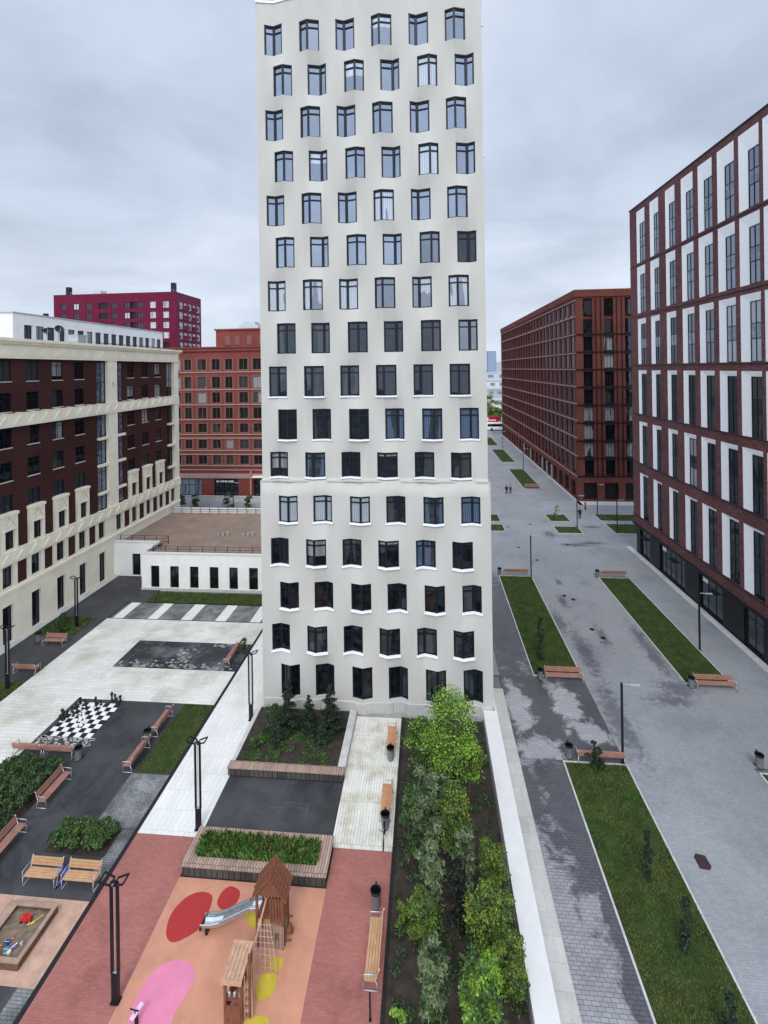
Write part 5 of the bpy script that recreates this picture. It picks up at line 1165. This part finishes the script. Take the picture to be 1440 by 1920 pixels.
pr=pm('plastic_red',(.50,.03,.025)); pb=pm('plastic_blue',(.04,.10,.38)); pw_=pm('plastic_white',(.75,.75,.74)); po=pm('plastic_orange',(.6,.16,.04)); py=pm('plastic_yellow',(.6,.42,.05)); pt=pm('plastic_teal',(.10,.28,.36)); pp=pm('plastic_purple',(.14,.11,.28))
def truck():
    t=thing('toy_truck','red plastic toy truck lying in the sandbox','toy',(-17.75,19.45,.18)); b=MB(); b.box(-17.95,-17.62,19.33,19.52,.24,.30); b.bar((-17.95,19.52,.34),(-17.62,19.52,.34),.02,.12); b.bar((-17.95,19.33,.34),(-17.62,19.33,.34),.02,.12); b.box(-17.62,-17.5,19.35,19.5,.24,.42); b.build('body',pr,t)
    w=MB()
    for x in (-17.88,-17.58):
        for y in (19.31,19.54): w.tube([(x,y-.015,.22),(x,y+.015,.22)],.045,10)
    w.build('wheel',m_black,t)
truck()
def shovel(x,y,a,m,label):
    t=thing('toy_shovel',label,'toy',(x,y,.2)); d=Vector((math.cos(a),math.sin(a),0)); p=Vector((x,y,.24)); b=MB(); b.tube([p,p+d*.28],.015,6); n=Vector((-d.y,d.x,0)); b.bar(p+d*.28-n*.04,p+d*.28+n*.04,.02,.02); b.poly([p-n*.05,p-n*.06-d*.12,p-d*.17,p+n*.06-d*.12,p+n*.05]); b.poly([q-Vector((0,0,.01)) for q in (p-n*.05,p-n*.06-d*.12,p-d*.17,p+n*.06-d*.12,p+n*.05)]); b.build('shovel',m,t)
shovel(-17.35,18.5,.7,pp,'purple toy shovel near the right sandbox edge'); shovel(-17.55,18.35,1.0,pw_,'white toy shovel among the toys in the sandbox'); shovel(-17.3,19.4,.9,py,'pale yellow toy shovel right of the red truck')
def bucket(x,y,m,label,r=.09,h=.16,tilt=False):
    t=thing('toy_bucket',label,'toy',(x,y,.18)); b=MB(); b.lathe(x,y,[(r*.7,.17),(r,.17+h),(r*.92,.17+h),(r*.62,.19)],14); b.build('pail',m,t,False); c=MB(); c.tube([(x-r,y,.17+h),(x-r*.6,y-.05,.17+h*1.3),(x+r*.6,y-.05,.17+h*1.3),(x+r,y,.17+h)],.008,5); c.build('handle',pw_,t)
bucket(-17.62,18.3,pt,'teal toy bucket in the sandbox'); bucket(-17.8,18.55,pb,'blue toy bucket in the sandbox'); bucket(-17.9,18.2,po,'orange toy bucket by the sandbox left end'); bucket(-17.45,18.25,pw_,'white toy bucket in the sandbox',.08,.12); bucket(-17.2,18.6,pw_,'small white cup near the right sandbox edge',.05,.1); bucket(-17.5,19.3,py,'yellow sand mould beside the red truck',.06,.06); bucket(-18.0,18.45,po,'second orange cup in the sandbox',.06,.1); bucket(-17.7,18.75,pr,'small red cup in the sandbox',.05,.08)
def wheelset(b,x,y,r,z=None,ax=(0,1)):
    n=16; z=r if z is None else z
    pts=[(x+math.cos(6.2832*k/n)*r*ax[1],y+math.cos(6.2832*k/n)*r*ax[0],z+math.sin(6.2832*k/n)*r) for k in range(n+1)]; b.tube(pts,.018,5,0,False)
    for k in range(0,n,4): b.bar((x,y,z),pts[k],.006,.006)
def bike(x,y,label,m,name='bicycle',cat='bicycle'):
    t=thing(name,label,cat,(x,y,0)); 
    for dy in (-.45,.45): w=MB(); wheelset(w,x,y+dy,.26,ax=(1,0)); w.build('wheel',m_black,t)
    f=MB(); f.tube([(x,y-.45,.26),(x,y-.32,.75)],.016,6); f.tube([(x,y-.36,.62),(x,y+.05,.30),(x,y+.45,.26),(x,y+.15,.58),(x,y-.36,.62)],.016,6); f.tube([(x,y+.05,.3),(x,y+.18,.68)],.014,6); f.build('frame',m,t); h=MB(); h.tube([(x-.22,y-.26,.82),(x-.1,y-.33,.80),(x+.1,y-.33,.80),(x+.22,y-.26,.82)],.014,6); h.build('handlebar',m_black,t); s=MB(); s.bar((x,y+.08,.70),(x,y+.30,.72),.10,.05); s.build('saddle',m_black,t)
bike(-2.5,24.3,'small black bicycle standing below the lower board walk bench',m_black)
def scooter():
    t=thing('scooter','blue kick scooter leaning between the two ochre benches','scooter',(-17.5,21.2,0)); b=MB(); b.bar((-17.55,20.95,.10),(-17.45,21.45,.10),.11,.03); b.build('deck',pb,t); c=MB(); c.tube([(-17.56,20.92,.08),(-17.52,21.05,.85)],.018,6); c.build('stem',m_galv,t); h=MB(); h.tube([(-17.70,21.05,.85),(-17.34,21.05,.85)],.018,6); h.build('handlebar',pb,t)
    for p in ((-17.56,20.92),(-17.44,21.48)): w=MB(); w.tube([(p[0]-.015,p[1],.06),(p[0]+.015,p[1],.06)],.06,10); w.build('wheel',m_black,t)
    return t
scooter()
bg_=MB(); bg_.lathe(-17.48,21.42,[(.12,.0),(.17,.12),(.16,.3),(.08,.42),(.03,.44)],10); bg_.box(-17.62,-17.34,21.28,21.36,.08,.26); tag(bg_.build('backpack',pb),'blue backpack on the ground behind the scooter between the benches','backpack')
# ================================================================ CHESS
def chess():
    t=thing('chess_board','giant black and white ground chess board on the dark court','chess board',(-24,31.3,0)); x0,y0,s=-25.62,29.72,.402
    b=MB(); b.box(x0,x0+8*s,y0,y0+8*s,-.03,.004); b.build('dark_squares',m_chb,t); w=MB()
    for i in range(8):
        for j in range(8):
            if (i+j)%2: w.box(x0+i*s,x0+(i+1)*s,y0+j*s,y0+(j+1)*s,-.02,.008)
    w.build('white_squares',m_chw,t)
    def piece(kind,m):
        p={'pawn':[(.10,0),(.11,.04),(.05,.10),(.04,.22),(.07,.25),(.075,.31),(.04,.37),(.005,.38)],'rook':[(.12,0),(.12,.05),(.07,.10),(.06,.30),(.10,.34),(.10,.44),(.07,.44),(.07,.40)],'bishop':[(.12,0),(.12,.05),(.06,.12),(.045,.36),(.08,.40),(.09,.48),(.05,.56),(.015,.60)],'king':[(.13,0),(.13,.06),(.07,.13),(.055,.42),(.10,.48),(.11,.60),(.06,.63),(.02,.72)]}[kind]
        q=MB(); q.lathe(0,0,p,12); return q.mesh('chess_'+kind,m)
    me={(k,c):piece(k,mm) for k in ('pawn','rook','bishop','king') for c,mm in (('b',m_chb),('w',m_chw))}
    OR=['first','second','third','fourth','fifth','sixth','seventh','eighth']
    def clabel(c,k,i,j):
        if j>7: return f'{c} chess {k} beyond the far board edge, {OR[round(i)]} column from the left'
        if i<0: return f'{c} chess {k} off the left board edge, {OR[7-j]} row from the far side'
        return f'{c} chess {k}, {OR[round(i)]} column from the left, {OR[7-j]} row from the far side'
    sq=lambda i,j:(x0+(i+.5)*s,y0+(j+.5)*s,.008)
    L=[('rook',7,8),('bishop',6,8),('king',5.4,8),('bishop',7,7),('pawn',0,6),('pawn',1,7),('rook',0,7),('bishop',3,7),('pawn',4,7),('pawn',0,4),('pawn',0,5),('bishop',1,5),('king',0,3),('pawn',1,4),('rook',-1,4),('pawn',2,6),('pawn',-.6,3),('pawn',2,5)]
    for k,i,j in L:
        o=link('chess_'+k,me[(k,'b')]); o.location=sq(i,j); tag(o,clabel('black',k,i,j),'chess piece','black pieces of the ground chess set')
    for k,i,j in [('pawn',3,3),('pawn',5,4),('bishop',4,2),('king',4,5),('pawn',6,5),('rook',3,4)]:
        o=link('chess_'+k,me[(k,'w')]); o.location=sq(i,j); tag(o,clabel('white',k,i,j),'chess piece','white pieces of the ground chess set')
    d=MB(); g=random.Random(2)
    for k in range(90):
        x=-25.9+g.random()*3.7; y=29.65-abs(g.gauss(0,.55)); 
        if y>28.6: d.box(x,x+.22,y,y+.12,-.02,.005)
    tag(d.build('pale_setts',m_curb),kind='structure')
chess()
# ================================================================ COVERS, PEOPLE, FAR THINGS
for i,(x,y,l) in enumerate([(13.0,58.9,'a'),(14.8,62.4,'b')]): pass
def onz(px,py):
    u=px-720; v=692-py; a=u*math.cos(RO)+v*math.sin(RO); b_=-u*math.sin(RO)+v*math.cos(RO); X=a*math.cos(TH)-900*math.sin(TH); Y=a*math.sin(TH)+900*math.cos(TH); t=-24/b_; return X*t,Y*t
mc=MB(); mc.lathe(0,0,[(.30,-.02),(.30,.006),(.25,.008)],14); me=mc.mesh('manhole_cover',m_black)
PX=[(972,1026),(1007,1050),(1064,1021),(994,983),(953,988),(1058,1117),(1075,1124),(1110,1180),(1131,1196)]
OR=['nearest','second nearest','third nearest','fourth nearest','fifth nearest','sixth nearest','seventh nearest','eighth nearest','farthest']
for i,(a,c) in enumerate(sorted(PX,key=lambda q:-q[1])):
    x,y=onz(a,c); o=link('drain_cover',me); o.location=(x,y,0); o.scale=(.72,.72,1); tag(o,f'small dark round drain cover in the street setts, {OR[i]} of the small round ones','drain cover','round drain covers in the street')
b=MB(); b.poly([(-.30,-.36,.008),(.12,-.40,.008),(.30,-.22,.008),(.28,.30,.008),(-.12,.38,.008),(-.30,.2,.008)]); 
for k in range(5): b.box(-.2,.2,-.26+.12*k,-.22+.12*k,.0,.016)
o=b.build('drain_cover',m_rustc) if False else b.build('drain_cover',mat('rusty_iron',(.05,.03,.035),.7)); o.location=(12.92,24.42,0); tag(o,'single rusty drain cover in the street beside the nearest lawn','drain cover')
def person(x,y,rz,label,top,legs):
    t=thing('person',label,'person',(x,y,0),R(rz),local=True)
    def skin(name,V,E,Rr,m):
        me=bpy.data.meshes.new(name); me.from_pydata(V,E,[]); me.materials.append(m); o=link(name,me,t); s=o.modifiers.new('s','SKIN'); 
        for i,r in enumerate(Rr): me.skin_vertices[0].data[i].radius=(r,r)
        me.skin_vertices[0].data[0].use_root=True; o.modifiers.new('u','SUBSURF').levels=1; o.modifiers['u'].render_levels=1; return o
    me=bpy.data.meshes.new('b')
    V=[(0,0,.95),(0,0,1.15),(0,0,1.38),(0,.01,1.5),(0,.0,1.58),(0,-.01,1.68),(.18,0,1.38),(.24,.03,1.1),(.25,-.06,.86),(-.18,0,1.38),(-.24,.03,1.1),(-.25,-.06,.86),(.09,0,.88),(.1,.06,.48),(.11,.14,.06),(.11,.02,.03),(-.09,0,.88),(-.1,-.1,.48),(-.11,-.14,.06),(-.11,-.26,.03)]
    E=[(0,1),(1,2),(2,3),(3,4),(4,5),(2,6),(6,7),(7,8),(2,9),(9,10),(10,11),(0,12),(12,13),(13,14),(14,15),(0,16),(16,17),(17,18),(18,19)]
    Rr=[.14,.13,.15,.055,.085,.09,.06,.045,.03,.06,.045,.03,.085,.06,.042,.035,.085,.06,.042,.035]
    for s,i in ((1,8),(-1,11)):
        bx=V[i]; k0=len(V)
        V.append((bx[0],bx[1]-.02,bx[2]-.07)); E.append((i,k0)); Rr.append(.028)
        for f in range(4): V.append((bx[0]+.0,bx[1]-.05+f*.02,bx[2]-.15+(.01 if f in (0,3) else 0))); E.append((k0,len(V)-1)); Rr.append(.009)
        V.append((bx[0],bx[1]-.07,bx[2]-.10)); E.append((i,len(V)-1)); Rr.append(.010)
    skin('body',V,E,Rr,m_skin)
    j=MB(); j.lathe(0,0,[(.16,.90),(.18,1.1),(.20,1.36),(.11,1.46),(.07,1.48)],12); 
    for s in (1,-1): j.tube([(s*.17,0,1.40),(s*.245,.03,1.1),(s*.255,-.05,.90)],[.08,.062,.048],8)
    j.build('jacket',top,t,True); l=MB()
    for s,yy in ((1,.1),(-1,-.12)): l.tube([(s*.09,0,.95),(s*.1,yy*.6,.48),(s*.11,yy*1.2,.09)],[.105,.078,.058],8)
    l.build('trousers',legs,t,True); h=MB(); h.lathe(0,.02,[(.06,1.60),(.098,1.66),(.10,1.72),(.06,1.78),(.01,1.79)],10); h.build('hair',m_hair,t,True)
person(14.75,92.6,15,'left of the two people walking on the far street, in dark clothes',m_cloth,m_cloth); person(15.5,92.9,-5,'right of the two people walking on the far street, in dark clothes',pp,m_cloth)
person(23.65,77.9,-20,'person in dark clothes walking near the rust building corner lawns',m_cloth,m_cloth)
person(26.0,82.6,60,'person in reddish top standing at the rust building corner',m_woodr,m_cloth)
def kiosk():
    t=thing('billboard','red billboard with white lettering at the far street end','billboard',(26.6,198,0)); b=MB(); b.box(23.6,28.9,198,198.25,.9,4.1); b.build('panel',mat('sign_red',(.55,.01,.05),.5),t)
    s=MB()
    for k,(w,x) in enumerate(((.5,24.9),(.35,25.6),(.5,26.1),(.3,26.8),(.5,27.2))): s.box(x,x+w,197.95,198,2.3,2.9)
    s.build('lettering',m_sill,t); p=MB(); p.box(24.2,24.4,198,198.2,-.1,.9); p.box(28,28.2,198,198.2,-.1,.9); p.build('post',m_galv,t)
kiosk()
def bus():
    t=thing('bus','white bus with dark window band at the far street end','bus',(27,186,0)); b=MB(); x0,x1,y0,y1=22.6,33,186,188.4
    b.poly([(x0+.2,y0,.35),(x1,y0,.35),(x1,y0,2.9),(x0+.5,y0,3.0),(x0,y0,2.6),(x0,y0,.8)]); b.box(x0+.2,x1,y0+.001,y1,.35,2.9); b.build('body',m_white,t); w=MB(); w.box(x0+.3,x1-.3,y0-.03,y0,1.5,2.45); w.build('window_band',g_dark,t); q=MB()
    for x in (24.4,30.6): q.tube([(x,y0-.02,.45),(x,y0+.3,.45)],.45,14)
    q.build('wheel',m_black,t)
bus()
def far_block(name,x0,x1,y0,d,h,m,label,wn=6,fl=4,wm=None):
    t=thing(name,label,'building',((x0+x1)/2,y0,0)); f=Fr(0,y0,0); rc=[]
    for i in range(wn):
        for j in range(fl): a=x0+(x1-x0)*(i+.22)/wn; z=h*(j+.3)/fl; rc.append((a,a+(x1-x0)*.5/wn,z,z+h*.42/fl,-.3,1))
    b=MB(); relief(b,f,x0,x1,0,h,rc); b.box(x0,x1,y0+.4,y0+d,0,h-.1,0); b.build('wall',[m,wm or m_bin],t); r=MB(); r.box(x0-.4,x1+.4,y0-.4,y0+d,h,h+.5); r.build('roof',m_galv,t)
m_far=mat('far_white',(.62,.66,.70),.9); m_farb=mat('far_bluish_hazed',(.28,.35,.47),.9); m_farg=mat('far_greyish',(.40,.44,.46),.9); m_farl=mat('far_pale',(.50,.56,.62),.9)  # bluish far tower is lightened: distance haze put into its colour
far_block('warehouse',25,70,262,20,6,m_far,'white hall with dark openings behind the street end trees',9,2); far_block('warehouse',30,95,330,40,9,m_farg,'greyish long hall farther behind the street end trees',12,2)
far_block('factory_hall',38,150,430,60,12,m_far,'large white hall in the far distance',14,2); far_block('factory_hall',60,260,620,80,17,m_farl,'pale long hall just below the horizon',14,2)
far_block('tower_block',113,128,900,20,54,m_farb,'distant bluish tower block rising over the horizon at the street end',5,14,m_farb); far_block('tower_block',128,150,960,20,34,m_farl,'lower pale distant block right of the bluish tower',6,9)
cl=[(RNG.uniform(30,110),RNG.uniform(395,425),3,5,5,4) for _ in range(26)]+[(RNG.uniform(60,180),RNG.uniform(560,600),4,8,8,5) for _ in range(26)]
tag(leaves('far_trees',cl,5000,1.6,l_dark,None,1.3,77),'distant belt of dark green trees between the far halls','trees',kind='stuff')
# the wider town to the sides, low on the horizon
for o in bpy.data.objects:
    if '_loc' in o: del o['_loc']
